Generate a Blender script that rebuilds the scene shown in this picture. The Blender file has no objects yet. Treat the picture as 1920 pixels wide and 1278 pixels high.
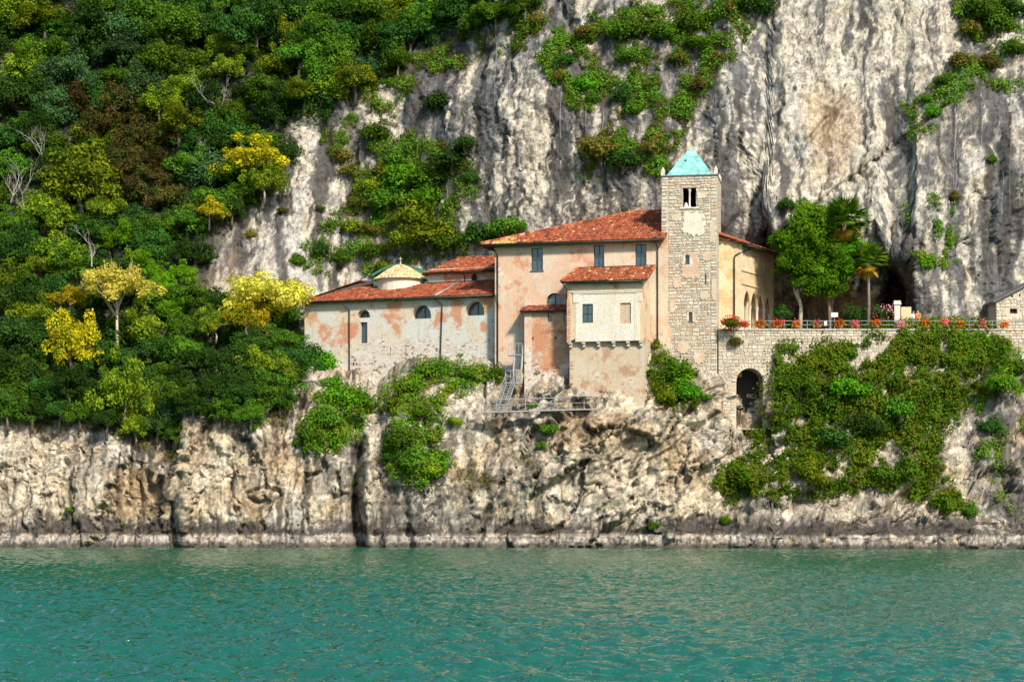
import bpy, math, random
import numpy as np
from mathutils import Vector, Matrix
from mathutils.geometry import tessellate_polygon

# ------------------------------------------------------------------ camera, sky, sun, exposure
SC = bpy.context.scene
COL = SC.collection
F = 3740.0            # focal length in photo pixels
D = 170.0             # camera to the shoreline, metres
CZ = 3.9              # camera height above the lake
HY = 940.0            # photo row of the horizon
cam = bpy.data.objects.new('camera', bpy.data.cameras.new('camera'))
COL.objects.link(cam)
cam.location = (0, -D, CZ)
cam.rotation_euler = (math.radians(90), 0, 0)
cam.data.sensor_width = 36.0
cam.data.lens = F / 1920 * 36
cam.data.shift_y = (HY - 639) / 1920
cam.data.clip_end = 2000
cam.data.clip_start = 0.5
SC.camera = cam

SUN_AZ, SUN_EL = math.radians(28), math.radians(37)     # azimuth to the right of the camera's back
W = bpy.data.worlds.new('World'); SC.world = W; W.use_nodes = True
wn = W.node_tree.nodes; wl = W.node_tree.links
sky = wn.new('ShaderNodeTexSky'); sky.sky_type = 'NISHITA'; sky.sun_disc = False
sky.sun_elevation = SUN_EL; sky.sun_rotation = math.pi - SUN_AZ
sky.air_density = 1.0; sky.dust_density = 1.0; sky.ozone_density = 2.0
wl.new(sky.outputs[0], wn['Background'].inputs[0]); wn['Background'].inputs[1].default_value = 0.135
sl = bpy.data.lights.new('sun', 'SUN'); sl.energy = 4.8; sl.angle = math.radians(6.0); sl.color = (1.0, 0.91, 0.77)
sun = bpy.data.objects.new('sun', sl); COL.objects.link(sun)
S = Vector((math.sin(SUN_AZ) * math.cos(SUN_EL), -math.cos(SUN_AZ) * math.cos(SUN_EL), math.sin(SUN_EL)))
sun.rotation_euler = S.to_track_quat('Z', 'Y').to_euler(); sun.location = (60, -120, 90)
SC.view_settings.view_transform = 'Standard'; SC.view_settings.look = 'None'
SC.view_settings.exposure = 0.48; SC.view_settings.gamma = 1.0
SC.cycles.max_bounces = 6; SC.cycles.diffuse_bounces = 3; SC.cycles.glossy_bounces = 3
SC.cycles.transmission_bounces = 3; SC.cycles.transparent_max_bounces = 6
SC.cycles.caustics_reflective = False; SC.cycles.caustics_refractive = False
SC.cycles.use_denoising = True

random.seed(7)
R = np.random.default_rng(11)
rad = math.radians

def at(px, py, Y):
    s = (D + Y) / F
    return Vector(((px - 960) * s, Y, CZ + (HY - py) * s))
def zof(py, Y): return CZ + (HY - py) * (D + Y) / F
def pyof(Z, Y): return HY - (Z - CZ) * F / (D + Y)

# ------------------------------------------------------------------ object helpers
def tag(o, label=None, cat=None, group=None, kind=None):
    if label: o['label'] = label
    if cat: o['category'] = cat
    if group: o['group'] = group
    if kind: o['kind'] = kind
    return o
def empty(name, loc, label=None, cat=None, group=None):
    o = bpy.data.objects.new(name, None); COL.objects.link(o); o.location = loc
    o.empty_display_size = 0.3
    return tag(o, label, cat, group)
def wloc(o):
    v = Vector((0, 0, 0))
    while o is not None:
        v += Vector(o.location); o = o.parent
    return v
class MB:
    """collects world-space faces; build() links them as one mesh object under parent"""
    def __init__(s): s.v = []; s.f = []; s.m = []; s.t = []
    def add(s, vs, fs, mi=0, tint=None):
        b = len(s.v); s.v.extend([tuple(v) for v in vs])
        for f in fs:
            s.f.append([b + i for i in f]); s.m.append(mi); s.t.append(0.5 if tint is None else tint)
    def quad(s, a, b, c, d, mi=0, tint=None): s.add([a, b, c, d], [(0, 1, 2, 3)], mi, tint)
    def hexa(s, p, mi=0, tint=None):
        # p: 8 points, bottom 4 then top 4 (same winding)
        s.add(p, [(3, 2, 1, 0), (4, 5, 6, 7), (0, 1, 5, 4), (1, 2, 6, 5), (2, 3, 7, 6), (3, 0, 4, 7)], mi, tint)
    def box(s, c, x, y, z, mi=0, tint=None):
        # centre, half vectors
        c, x, y, z = Vector(c), Vector(x), Vector(y), Vector(z)
        s.hexa([c - x - y - z, c + x - y - z, c + x + y - z, c - x + y - z, c - x - y + z, c + x - y + z, c + x + y + z, c - x + y + z], mi, tint)
    def tube(s, pts, r, n=6, mi=0, cap=True, tint=None):
        pts = [Vector(p) for p in pts]
        rs = r if isinstance(r, (list, tuple)) else [r] * len(pts)
        b = len(s.v); up = Vector((0.13, 0.31, 0.94)).normalized()
        for i, p in enumerate(pts):
            d = (pts[min(i + 1, len(pts) - 1)] - pts[max(i - 1, 0)])
            d = d.normalized() if d.length > 1e-9 else Vector((0, 0, 1))
            u = d.cross(up)
            if u.length < 1e-3: u = d.cross(Vector((1, 0, 0)))
            u.normalize(); w = d.cross(u)
            for k in range(n):
                a = 2 * math.pi * k / n
                s.v.append(tuple(p + (u * math.cos(a) + w * math.sin(a)) * rs[i]))
        def addf(f): s.f.append(f); s.m.append(mi); s.t.append(0.5 if tint is None else tint)
        for i in range(len(pts) - 1):
            for k in range(n):
                k2 = (k + 1) % n
                addf([b + i * n + k, b + i * n + k2, b + (i + 1) * n + k2, b + (i + 1) * n + k])
        if cap:
            addf([b + k for k in range(n)][::-1]); addf([b + (len(pts) - 1) * n + k for k in range(n)])
    def lathe(s, c, prof, n=16, mi=0, a0=0.0, a1=2 * math.pi):
        b = len(s.v); full = abs(a1 - a0 - 2 * math.pi) < 1e-6; m = n if full else n + 1
        for r, z in prof:
            for k in range(m):
                a = a0 + (a1 - a0) * k / n
                s.v.append((c[0] + r * math.cos(a), c[1] + r * math.sin(a), c[2] + z))
        for i in range(len(prof) - 1):
            for k in range(n):
                k2 = (k + 1) % m
                s.f.append([b + i * m + k, b + i * m + k2, b + (i + 1) * m + k2, b + (i + 1) * m + k]); s.m.append(mi); s.t.append(0.5)
    def build(s, name, mats, parent=None, smooth=False, kind=None, label=None):
        me = bpy.data.meshes.new(name)
        o = bpy.data.objects.new(name, me); COL.objects.link(o)
        off = Vector((0, 0, 0))
        if parent is not None:
            o.parent = parent; off = wloc(parent)
        else:
            A = np.array(s.v); lo, hi = A.min(0), A.max(0)
            off = Vector(((lo[0] + hi[0]) / 2, (lo[1] + hi[1]) / 2, lo[2])); o.location = off
        me.from_pydata([(v[0] - off[0], v[1] - off[1], v[2] - off[2]) for v in s.v], [], s.f)
        for m in (mats if isinstance(mats, (list, tuple)) else [mats]): me.materials.append(m)
        me.polygons.foreach_set('material_index', s.m)
        a = me.attributes.new('tint', 'FLOAT', 'FACE'); a.data.foreach_set('value', s.t)
        if smooth: me.polygons.foreach_set('use_smooth', [True] * len(s.f))
        me.update()
        if kind: o['kind'] = kind
        if label: o['label'] = label
        return o
def np_mesh(name, V, Q, mat, tint=None, smooth=False, col=None):
    """mesh data from numpy vertices and faces of equal size"""
    me = bpy.data.meshes.new(name); k = Q.shape[1]
    me.vertices.add(len(V)); me.vertices.foreach_set('co', np.ascontiguousarray(V, dtype=np.float32).ravel())
    me.loops.add(Q.size); me.loops.foreach_set('vertex_index', np.ascontiguousarray(Q, dtype=np.int32).ravel())
    me.polygons.add(len(Q)); me.polygons.foreach_set('loop_start', np.arange(0, Q.size, k, dtype=np.int32))
    if smooth: me.polygons.foreach_set('use_smooth', np.ones(len(Q), dtype=bool))
    if tint is not None:
        a = me.attributes.new('tint', 'FLOAT', 'FACE'); a.data.foreach_set('value', np.asarray(tint, dtype=np.float32))
    if col is not None:
        a = me.attributes.new('rockcol', 'FLOAT_COLOR', 'POINT')
        a.data.foreach_set('color', np.concatenate([col, np.ones((len(col), 1))], 1).astype(np.float32).ravel())
    me.update(calc_edges=True); me.validate()
    if mat: me.materials.append(mat)
    return me
def link(name, me, parent=None, loc=(0, 0, 0), rot=None, scale=None, mat=None):
    o = bpy.data.objects.new(name, me); COL.objects.link(o); o.parent = parent; o.location = loc
    if rot is not None: o.rotation_euler = rot
    if scale is not None: o.scale = scale
    if mat is not None:
        o.material_slots[0].link = 'OBJECT'; o.material_slots[0].material = mat
    return o

# ------------------------------------------------------------------ numpy noise
_perm = R.permutation(256); _perm = np.concatenate([_perm, _perm, _perm])
_val = R.random(256)
_g = R.normal(size=(256, 3)); _g /= np.linalg.norm(_g, axis=1)[:, None]
def pnoise(p):
    i = np.floor(p).astype(int); f = p - i; u = f * f * f * (f * (f * 6 - 15) + 10); i &= 255
    out = 0
    for dx in (0, 1):
        for dy in (0, 1):
            for dz in (0, 1):
                h = _perm[_perm[_perm[(i[:, 0] + dx) & 255] + ((i[:, 1] + dy) & 255)] + ((i[:, 2] + dz) & 255)]
                d = (_g[h] * (f - np.array([dx, dy, dz]))).sum(1)
                w = (u[:, 0] if dx else 1 - u[:, 0]) * (u[:, 1] if dy else 1 - u[:, 1]) * (u[:, 2] if dz else 1 - u[:, 2])
                out = out + d * w
    return out * 1.6
def fbm(p, o=4, g=0.5, l=2.03):
    a, s, n = 1.0, 0.0, 0.0
    for k in range(o):
        s = s + a * pnoise(p + 17.3 * k); n += a; a *= g; p = p * l
    return s / n
def ridged(p, o=4, g=0.5, l=2.1):
    a, s, n = 1.0, 0.0, 0.0
    for k in range(o):
        s = s + a * (1 - 2 * np.abs(pnoise(p + 9.1 * k))); n += a; a *= g; p = p * l
    return s / n
def facets(p, tilt=0.9):
    """fractured rock: every voronoi cell is a small tilted plane; returns height and cell-edge distance, cell random"""
    i = np.floor(p).astype(int)
    d1 = np.full(len(p), 9.0); d2 = np.full(len(p), 9.0); h = np.zeros(len(p)); rr = np.zeros(len(p))
    for dx in (-1, 0, 1):
        for dy in (-1, 0, 1):
            for dz in (-1, 0, 1):
                c = i + np.array([dx, dy, dz]); k = c & 255
                hh = _perm[_perm[_perm[k[:, 0]] + k[:, 1]] + k[:, 2]]
                q = c + np.stack([_val[hh], _val[(hh + 71) & 255], _val[(hh + 139) & 255]], 1)
                v = p - q; dd = (v * v).sum(1)
                hgt = (_g[hh] * v).sum(1) * tilt + _val[(hh + 33) & 255] - 0.5
                m = dd < d1
                d2 = np.where(m, d1, np.minimum(d2, dd)); h = np.where(m, hgt, h); rr = np.where(m, _val[(hh + 201) & 255], rr)
                d1 = np.where(m, dd, d1)
    return h, np.sqrt(d2) - np.sqrt(d1), rr
def sstep(a, b, x):
    t = np.clip((x - a) / (b - a), 0, 1); return t * t * (3 - 2 * t)

# ------------------------------------------------------------------ materials
def mat_new(name):
    m = bpy.data.materials.new(name); m.use_nodes = True
    n = m.node_tree.nodes; n.clear()
    out = n.new('ShaderNodeOutputMaterial'); b = n.new('ShaderNodeBsdfPrincipled')
    m.node_tree.links.new(b.outputs[0], out.inputs[0])
    return m, n, m.node_tree.links, b, out
def N(n, l, typ, ins=None, **kw):
    x = n.new('ShaderNode' + typ)
    for k, v in kw.items(): setattr(x, k, v)
    for k, v in (ins or {}).items():
        if hasattr(v, 'is_output') or isinstance(v, bpy.types.NodeSocket): l.new(v, x.inputs[k])
        else: x.inputs[k].default_value = v
    return x
def pos_scaled(n, l, sc=(1, 1, 1), rot=(0, 0, 0), off=(0, 0, 0)):
    g = n.new('ShaderNodeNewGeometry')
    mp = N(n, l, 'Mapping', {'Vector': g.outputs['Position'], 'Scale': sc, 'Rotation': rot, 'Location': off})
    return mp.outputs[0]
def noise_f(n, l, vec, scale, detail=4, rough=0.55, lo=0.4, hi=0.6):
    t = N(n, l, 'TexNoise', {'Vector': vec, 'Scale': scale, 'Detail': detail, 'Roughness': rough})
    r = N(n, l, 'MapRange', {'Value': t.outputs[0], 'From Min': lo, 'From Max': hi}, interpolation_type='SMOOTHSTEP')
    return r.outputs[0]
def mixc(n, l, f, a, b, mode='MIX'):
    x = n.new('ShaderNodeMix'); x.data_type = 'RGBA'; x.blend_type = mode
    for i, v in ((0, f), (6, a), (7, b)):
        if isinstance(v, bpy.types.NodeSocket): l.new(v, x.inputs[i])
        elif i == 0: x.inputs[i].default_value = v
        else: x.inputs[i].default_value = (*v, 1) if len(v) == 3 else v
    return x.outputs[2]
def math_n(n, l, op, a, b=0.0, c=None, clamp=False):
    x = n.new('ShaderNodeMath'); x.operation = op; x.use_clamp = clamp
    for i, v in enumerate((a, b) if c is None else (a, b, c)):
        if isinstance(v, bpy.types.NodeSocket): l.new(v, x.inputs[i])
        else: x.inputs[i].default_value = v
    return x.outputs[0]
def bump(n, l, b, h, strength=0.5, dist=0.05, normal=None):
    x = N(n, l, 'Bump', {'Height': h, 'Strength': strength, 'Distance': dist})
    if normal is not None: l.new(normal, x.inputs['Normal'])
    l.new(x.outputs[0], b.inputs['Normal']); return x.outputs[0]

def simple(name, col, rough=0.7, metal=0.0, var=0.15, scale=4.0, bmp=0.15):
    m, n, l, b, o = mat_new(name)
    v = pos_scaled(n, l)
    f = noise_f(n, l, v, scale, 5, 0.6, 0.3, 0.7)
    c = mixc(n, l, f, tuple(x * (1 - var) for x in col), tuple(min(1, x * (1 + var)) for x in col))
    l.new(c, b.inputs['Base Color']); b.inputs['Roughness'].default_value = rough; b.inputs['Metallic'].default_value = metal
    if bmp: bump(n, l, b, f, bmp, 0.02)
    return m

def rock_mat():
    m, n, l, b, o = mat_new('limestone')
    at_ = N(n, l, 'Attribute', attribute_name='rockcol')
    v = pos_scaled(n, l)
    f1 = noise_f(n, l, v, 1.7, 5, 0.68, 0.28, 0.72)
    f2 = noise_f(n, l, pos_scaled(n, l, (1, 1, 0.35)), 5.0, 3, 0.7, 0.3, 0.7)
    spk = noise_f(n, l, v, 7.0, 2, 0.75, 0.56, 0.66)
    c = mixc(n, l, 1.0, at_.outputs['Color'], mixc(n, l, f1, (0.50, 0.48, 0.46), (1.28, 1.24, 1.16)), 'MULTIPLY')
    c = mixc(n, l, math_n(n, l, 'MULTIPLY', f2, 0.28), c, (0.20, 0.18, 0.16))
    c = mixc(n, l, math_n(n, l, 'MULTIPLY', spk, 0.55), c, (0.07, 0.06, 0.05))
    spk2 = noise_f(n, l, pos_scaled(n, l, (1, 1, 0.6), off=(40, 3, 9)), 3.4, 3, 0.7, 0.57, 0.63)
    c = mixc(n, l, math_n(n, l, 'MULTIPLY', spk2, 0.5), c, (0.045, 0.038, 0.03))
    l.new(c, b.inputs['Base Color']); b.inputs['Roughness'].default_value = 0.9
    b.inputs['Specular IOR Level'].default_value = 0.2
    h = math_n(n, l, 'ADD', math_n(n, l, 'MULTIPLY', f1, 0.8), math_n(n, l, 'MULTIPLY', f2, 0.4))
    bump(n, l, b, h, 0.8, 0.10)
    return m

def plaster(name, base, patch1, patch2, stain, stone_top=None, seed=0.0, p1=(0.5, 0.6), p2=(0.52, 0.6), scale=0.45):
    base, patch1, patch2, stain = [tuple(x * 0.84 for x in c_) for c_ in (base, patch1, patch2, stain)]
    m, n, l, b, o = mat_new(name)
    v = pos_scaled(n, l, off=(seed, seed * 0.7, seed * 1.3))
    f1 = noise_f(n, l, v, scale, 6, 0.62, *p1)
    f2 = noise_f(n, l, pos_scaled(n, l, off=(seed + 31, 5, seed)), scale * 1.5, 7, 0.66, *p2)
    f3 = noise_f(n, l, pos_scaled(n, l, (1.6, 1.6, 0.22), off=(seed, 9, 2)), 1.3, 6, 0.62, 0.52, 0.72)
    f4 = noise_f(n, l, v, 9.0, 5, 0.7, 0.3, 0.7)
    c = mixc(n, l, f1, base, patch1)
    c = mixc(n, l, f2, c, patch2)
    c = mixc(n, l, math_n(n, l, 'MULTIPLY', f3, 0.6), c, stain)
    c = mixc(n, l, 1.0, c, mixc(n, l, f4, (0.80, 0.78, 0.76), (1.1, 1.1, 1.1)), 'MULTIPLY')
    hgt = f4; rgh = 0.92
    if stone_top is not None:
        # rubble masonry bared where the plaster has come off the foot of the wall
        sv = pos_scaled(n, l, (1, 1, 1.7))
        vo = N(n, l, 'TexVoronoi', {'Vector': sv, 'Scale': 3.6, 'Randomness': 0.9})
        ve = N(n, l, 'TexVoronoi', {'Vector': sv, 'Scale': 3.6, 'Randomness': 0.9}, feature='DISTANCE_TO_EDGE')
        mort = N(n, l, 'MapRange', {'Value': ve.outputs[0], 'From Min': 0.01, 'From Max': 0.09}).outputs[0]
        hs = N(n, l, 'SeparateColor', {0: vo.outputs['Color']})
        sc = mixc(n, l, hs.outputs[0], (0.42, 0.39, 0.34), (0.62, 0.58, 0.50))
        sc = mixc(n, l, math_n(n, l, 'GREATER_THAN', hs.outputs[1], 0.92), sc, (0.42, 0.24, 0.15))
        sc = mixc(n, l, math_n(n, l, 'LESS_THAN', hs.outputs[2], 0.09), sc, (0.09, 0.085, 0.08))
        sc = mixc(n, l, mort, (0.50, 0.46, 0.40), sc)
        zz = N(n, l, 'SeparateXYZ', {0: n.new('ShaderNodeNewGeometry').outputs['Position']}).outputs[2]
        big = N(n, l, 'TexNoise', {'Vector': v, 'Scale': 0.55, 'Detail': 7.0, 'Roughness': 0.65}).outputs[0]
        zn = math_n(n, l, 'ADD', zz, math_n(n, l, 'MULTIPLY', math_n(n, l, 'SUBTRACT', big, 0.5), -13.0))
        bare = N(n, l, 'MapRange', {'Value': zn, 'From Min': stone_top - 0.9, 'From Max': stone_top + 0.9, 'To Min': 0.85, 'To Max': 0.0}).outputs[0]
        c = mixc(n, l, bare, c, sc)
        hgt = math_n(n, l, 'ADD', math_n(n, l, 'MULTIPLY', f4, 0.3), math_n(n, l, 'MULTIPLY', math_n(n, l, 'MULTIPLY', mort, bare), 1.0))
    l.new(c, b.inputs['Base Color']); b.inputs['Roughness'].default_value = rgh
    b.inputs['Specular IOR Level'].default_value = 0.2
    bump(n, l, b, hgt, 0.45, 0.03)
    return m

def tint_mat(name, stops, rough=0.85, noise=0.35, nscale=6.0, rnd=0.0, bmp=0.3, patch=None, gain=1.0):
    """colour picked along a ramp by the per-piece tint (+ object random), mottled by noise"""
    m, n, l, b, o = mat_new(name)
    a = N(n, l, 'Attribute', attribute_name='tint')
    f = a.outputs['Fac']
    if rnd:
        oi = n.new('ShaderNodeObjectInfo')
        f = math_n(n, l, 'FRACT', math_n(n, l, 'ADD', f, math_n(n, l, 'MULTIPLY', oi.outputs['Random'], rnd)))
    r = n.new('ShaderNodeValToRGB'); l.new(f, r.inputs[0]); r.color_ramp.interpolation = 'LINEAR'
    el = r.color_ramp.elements
    while len(el) < len(stops): el.new(0.5)
    for e, (p, c) in zip(el, stops): e.position = p; e.color = (*[x * gain for x in c], 1)
    v = pos_scaled(n, l)
    nf = noise_f(n, l, v, nscale, 6, 0.65, 0.3, 0.7)
    c = mixc(n, l, 1.0, r.outputs[0], mixc(n, l, nf, (1 - noise,) * 3, (1 + noise,) * 3), 'MULTIPLY')
    if patch:
        pf = noise_f(n, l, v, patch[1], 4, 0.6, patch[2], patch[3])
        c = mixc(n, l, math_n(n, l, 'MULTIPLY', pf, patch[4]), c, patch[0])
    l.new(c, b.inputs['Base Color']); b.inputs['Roughness'].default_value = rough
    b.inputs['Specular IOR Level'].default_value = 0.25
    if bmp: bump(n, l, b, nf, bmp, 0.03)
    return m

def leaf_mat(name, dark, light, third=None, trans=0.35, hue=0.03):
    m, n, l, b, o = mat_new(name)
    a = N(n, l, 'Attribute', attribute_name='tint')
    oi = n.new('ShaderNodeObjectInfo')
    c = mixc(n, l, a.outputs['Fac'], dark, light)
    if third:
        g = N(n, l, 'TexNoise', {'Vector': pos_scaled(n, l), 'Scale': 0.8, 'Detail': 3.0})
        tf = N(n, l, 'MapRange', {'Value': g.outputs[0], 'From Min': 0.46, 'From Max': 0.62}).outputs[0]
        c = mixc(n, l, tf, c, third)
    hs = N(n, l, 'HueSaturation', {'Color': c})
    l.new(math_n(n, l, 'ADD', 0.5 - hue / 2, math_n(n, l, 'MULTIPLY', oi.outputs['Random'], hue)), hs.inputs['Hue'])
    l.new(math_n(n, l, 'ADD', 0.62, math_n(n, l, 'MULTIPLY', oi.outputs['Random'], 0.76)), hs.inputs['Value'])
    n.remove(b)
    df = N(n, l, 'BsdfDiffuse', {'Color': hs.outputs[0]})
    tr = N(n, l, 'BsdfTranslucent', {'Color': mixc(n, l, 1.0, hs.outputs[0], (1.15, 1.1, 0.6), 'MULTIPLY')})
    m2 = N(n, l, 'MixShader', {0: trans, 1: df.outputs[0], 2: tr.outputs[0]})
    l.new(m2.outputs[0], o.inputs[0])
    return m

M = {}
M['rock'] = rock_mat()
M['church'] = plaster('church_plaster', (0.66, 0.57, 0.43), (0.62, 0.63, 0.58), (0.58, 0.29, 0.17), (0.46, 0.42, 0.36), 18.4, 3.0, (0.44, 0.54), (0.52, 0.60), 0.30)
M['house'] = plaster('house_plaster', (0.70, 0.48, 0.34), (0.68, 0.58, 0.45), (0.58, 0.29, 0.17), (0.50, 0.43, 0.36), 16.8, 8.0, (0.44, 0.58), (0.52, 0.64), 0.36)
M['annex'] = plaster('annex_plaster', (0.56, 0.27, 0.15), (0.62, 0.42, 0.27), (0.46, 0.20, 0.11), (0.40, 0.32, 0.26), 15.9, 15.0)
M['baywall'] = plaster('bay_plaster', (0.68, 0.54, 0.36), (0.64, 0.50, 0.34), (0.50, 0.26, 0.15), (0.46, 0.38, 0.30), 14.9, 21.0, (0.45, 0.6), (0.55, 0.62))
M['white'] = plaster('white_limewash', (0.74, 0.68, 0.54), (0.74, 0.71, 0.62), (0.66, 0.56, 0.41), (0.56, 0.49, 0.39), None, 4.0, (0.4, 0.6), (0.58, 0.70))
M['niche'] = plaster('blind_window_plaster', (0.60, 0.46, 0.32), (0.56, 0.42, 0.30), (0.52, 0.36, 0.25), (0.45, 0.36, 0.28), None, 2.0)
M['loggia'] = plaster('loggia_plaster', (0.74, 0.56, 0.34), (0.76, 0.62, 0.42), (0.64, 0.43, 0.22), (0.50, 0.40, 0.28), None, 27.0)
M['core'] = plaster('mortar', (0.56, 0.49, 0.38), (0.62, 0.55, 0.43), (0.50, 0.43, 0.33), (0.38, 0.33, 0.27), None, 1.0)
M['towerplaster'] = plaster('tower_plaster', (0.62, 0.52, 0.38), (0.62, 0.42, 0.29), (0.70, 0.64, 0.52), (0.45, 0.40, 0.33), None, 6.0)
M['stone'] = tint_mat('building_stone', [(0, (0.40, 0.35, 0.28)), (0.3, (0.60, 0.53, 0.41)), (0.55, (0.50, 0.45, 0.37)), (0.8, (0.66, 0.58, 0.44)), (0.93, (0.50, 0.33, 0.20)), (1, (0.42, 0.41, 0.39))], 0.9, 0.3, 5.0, 0.0, 0.5, None, 0.82)
M['stoneR'] = tint_mat('building_stone_block', [(0, (0.40, 0.35, 0.28)), (0.3, (0.60, 0.53, 0.41)), (0.55, (0.50, 0.45, 0.37)), (0.8, (0.66, 0.58, 0.44)), (0.93, (0.50, 0.33, 0.20)), (1, (0.42, 0.41, 0.39))], 0.9, 0.3, 5.0, 1.0, 0.5, None, 0.82)
M['quoin'] = tint_mat('grey_quoin_stone', [(0, (0.36, 0.37, 0.37)), (0.5, (0.50, 0.50, 0.47)), (1, (0.60, 0.56, 0.48))], 0.9, 0.25, 4.0, 1.0, 0.4)
M['tile'] = tint_mat('terracotta', [(0, (0.08, 0.03, 0.022)), (0.3, (0.25, 0.062, 0.028)), (0.6, (0.35, 0.095, 0.040)), (0.9, (0.43, 0.16, 0.075)), (1, (0.50, 0.30, 0.16))], 0.85, 0.3, 5.0, 0.0, 0.3)
M['tile_y'] = tint_mat('lichen_terracotta', [(0, (0.30, 0.16, 0.05)), (0.5, (0.56, 0.36, 0.11)), (1, (0.66, 0.50, 0.24))], 0.85, 0.25, 5.0, 0.0, 0.3)
M['tile_dk'] = tint_mat('old_dark_terracotta', [(0, (0.06, 0.03, 0.025)), (0.5, (0.22, 0.07, 0.04)), (1, (0.34, 0.14, 0.08))], 0.85, 0.3, 5.0, 0.0, 0.3)
M['tile_d'] = tint_mat('dome_tile', [(0, (0.42, 0.27, 0.13)), (0.5, (0.60, 0.42, 0.22)), (1, (0.70, 0.54, 0.34))], 0.85, 0.2, 5.0, 0.0, 0.3)
M['wood'] = simple('dark_timber', (0.055, 0.038, 0.028), 0.8, 0, 0.4, 6)
M['copper'] = tint_mat('verdigris_copper', [(0, (0.15, 0.42, 0.39)), (1, (0.27, 0.58, 0.52))], 0.7, 0.3, 2.5, 0.0, 0.2, ((0.10, 0.24, 0.22), 2.2, 0.50, 0.64, 0.65))
M['copper_dk'] = simple('green_copper', (0.05, 0.16, 0.10), 0.6, 0, 0.35, 3)
M['pipe'] = simple('dark_pipe', (0.045, 0.05, 0.045), 0.5, 0.6, 0.4, 3)
M['steel'] = simple('galvanised_steel', (0.30, 0.31, 0.31), 0.5, 0.3, 0.2, 3)
M['cable'] = simple('steel_cable', (0.30, 0.31, 0.33), 0.6, 0.3, 0.3, 1)
M['frame'] = simple('dark_window_frame', (0.05, 0.05, 0.045), 0.6, 0, 0.3, 5)
M['ochre'] = simple('ochre_paint', (0.55, 0.36, 0.08), 0.6, 0, 0.3, 4)
M['marble'] = simple('pale_marble', (0.52, 0.48, 0.41), 0.6, 0, 0.12, 3)
M['bell'] = simple('pale_bronze', (0.52, 0.52, 0.44), 0.5, 0.2, 0.2, 4)
M['slate'] = simple('dark_slate', (0.10, 0.10, 0.105), 0.8, 0, 0.3, 3)
M['brick'] = tint_mat('old_brick', [(0, (0.34, 0.13, 0.08)), (1, (0.52, 0.27, 0.17))], 0.9, 0.25, 6, 1.0, 0.3)
M['paving'] = simple('terrace_paving', (0.34, 0.31, 0.27), 0.9, 0, 0.2, 2)
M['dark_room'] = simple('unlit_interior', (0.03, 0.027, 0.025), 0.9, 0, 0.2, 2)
m, n, l, b, o = mat_new('window_glass'); M['glass'] = m
b.inputs['Base Color'].default_value = (0.035, 0.07, 0.09, 1); b.inputs['Roughness'].default_value = 0.12; b.inputs['Specular IOR Level'].default_value = 0.9
gn = N(n, l, 'TexNoise', {'Vector': pos_scaled(n, l), 'Scale': 1.2, 'Detail': 2.0}); bump(n, l, b, gn.outputs[0], 0.15, 0.1)
M['bark'] = simple('bark', (0.17, 0.13, 0.10), 0.9, 0, 0.35, 3, 0.5)
M['palebark'] = simple('pale_bark', (0.40, 0.33, 0.26), 0.9, 0, 0.3, 3, 0.4)
M['dead'] = simple('bleached_wood', (0.36, 0.33, 0.30), 0.9, 0, 0.25, 3, 0.3)
LEAF = {
 'shade':  leaf_mat('undergrowth_gap_shade', (0.010, 0.028, 0.007), (0.030, 0.070, 0.014)),  # undergrowth leaves, darkened so the gap shade is in their colour
 'dark':   leaf_mat('leaf_dark_green', (0.016, 0.050, 0.010), (0.066, 0.150, 0.022)),
 'mid':    leaf_mat('leaf_green', (0.035, 0.095, 0.010), (0.135, 0.265, 0.022)),
 'olive':  leaf_mat('leaf_yellow_green', (0.110, 0.165, 0.008), (0.300, 0.380, 0.022), (0.07, 0.13, 0.012)),
 'yellow': leaf_mat('leaf_autumn_yellow', (0.40, 0.34, 0.010), (0.72, 0.62, 0.025), (0.24, 0.27, 0.015)),
 'pale':   leaf_mat('leaf_pale_yellow', (0.50, 0.44, 0.05), (0.80, 0.72, 0.14), (0.34, 0.33, 0.04)),
 'brown':  leaf_mat('leaf_rusty', (0.060, 0.044, 0.014), (0.150, 0.110, 0.030), (0.05, 0.085, 0.015)),
 'bamboo': leaf_mat('leaf_bamboo', (0.060, 0.17, 0.008), (0.22, 0.44, 0.016)),
 'blue':   leaf_mat('leaf_blue_green', (0.024, 0.068, 0.022), (0.090, 0.175, 0.055)),
 'fresh':  leaf_mat('leaf_fresh_green', (0.040, 0.13, 0.008), (0.15, 0.36, 0.016)),
 'magn':   leaf_mat('leaf_glossy_green', (0.030, 0.095, 0.005), (0.140, 0.300, 0.012)),
 'palm':   leaf_mat('palm_green', (0.030, 0.095, 0.008), (0.12, 0.25, 0.016)),
 'palmy':  leaf_mat('palm_dry', (0.38, 0.20, 0.02), (0.58, 0.36, 0.04)),
 'dry':    leaf_mat('dry_grass', (0.12, 0.080, 0.02), (0.24, 0.21, 0.04), (0.08, 0.13, 0.015)),
 'ivy':    leaf_mat('ivy_leaf', (0.035, 0.105, 0.008), (0.150, 0.285, 0.016), (0.16, 0.20, 0.018)),
 'red':    leaf_mat('petal_red', (0.50, 0.02, 0.02), (0.75, 0.06, 0.03), None, 0.3, 0.01),
 'orange': leaf_mat('petal_orange', (0.62, 0.08, 0.01), (0.85, 0.22, 0.02), None, 0.3, 0.01),
 'pink':   leaf_mat('petal_pink', (0.65, 0.03, 0.10), (0.85, 0.16, 0.25), None, 0.3, 0.01),
 'rose':   leaf_mat('petal_rose', (0.60, 0.12, 0.25), (0.80, 0.30, 0.42), None, 0.3, 0.01),
}
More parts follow.
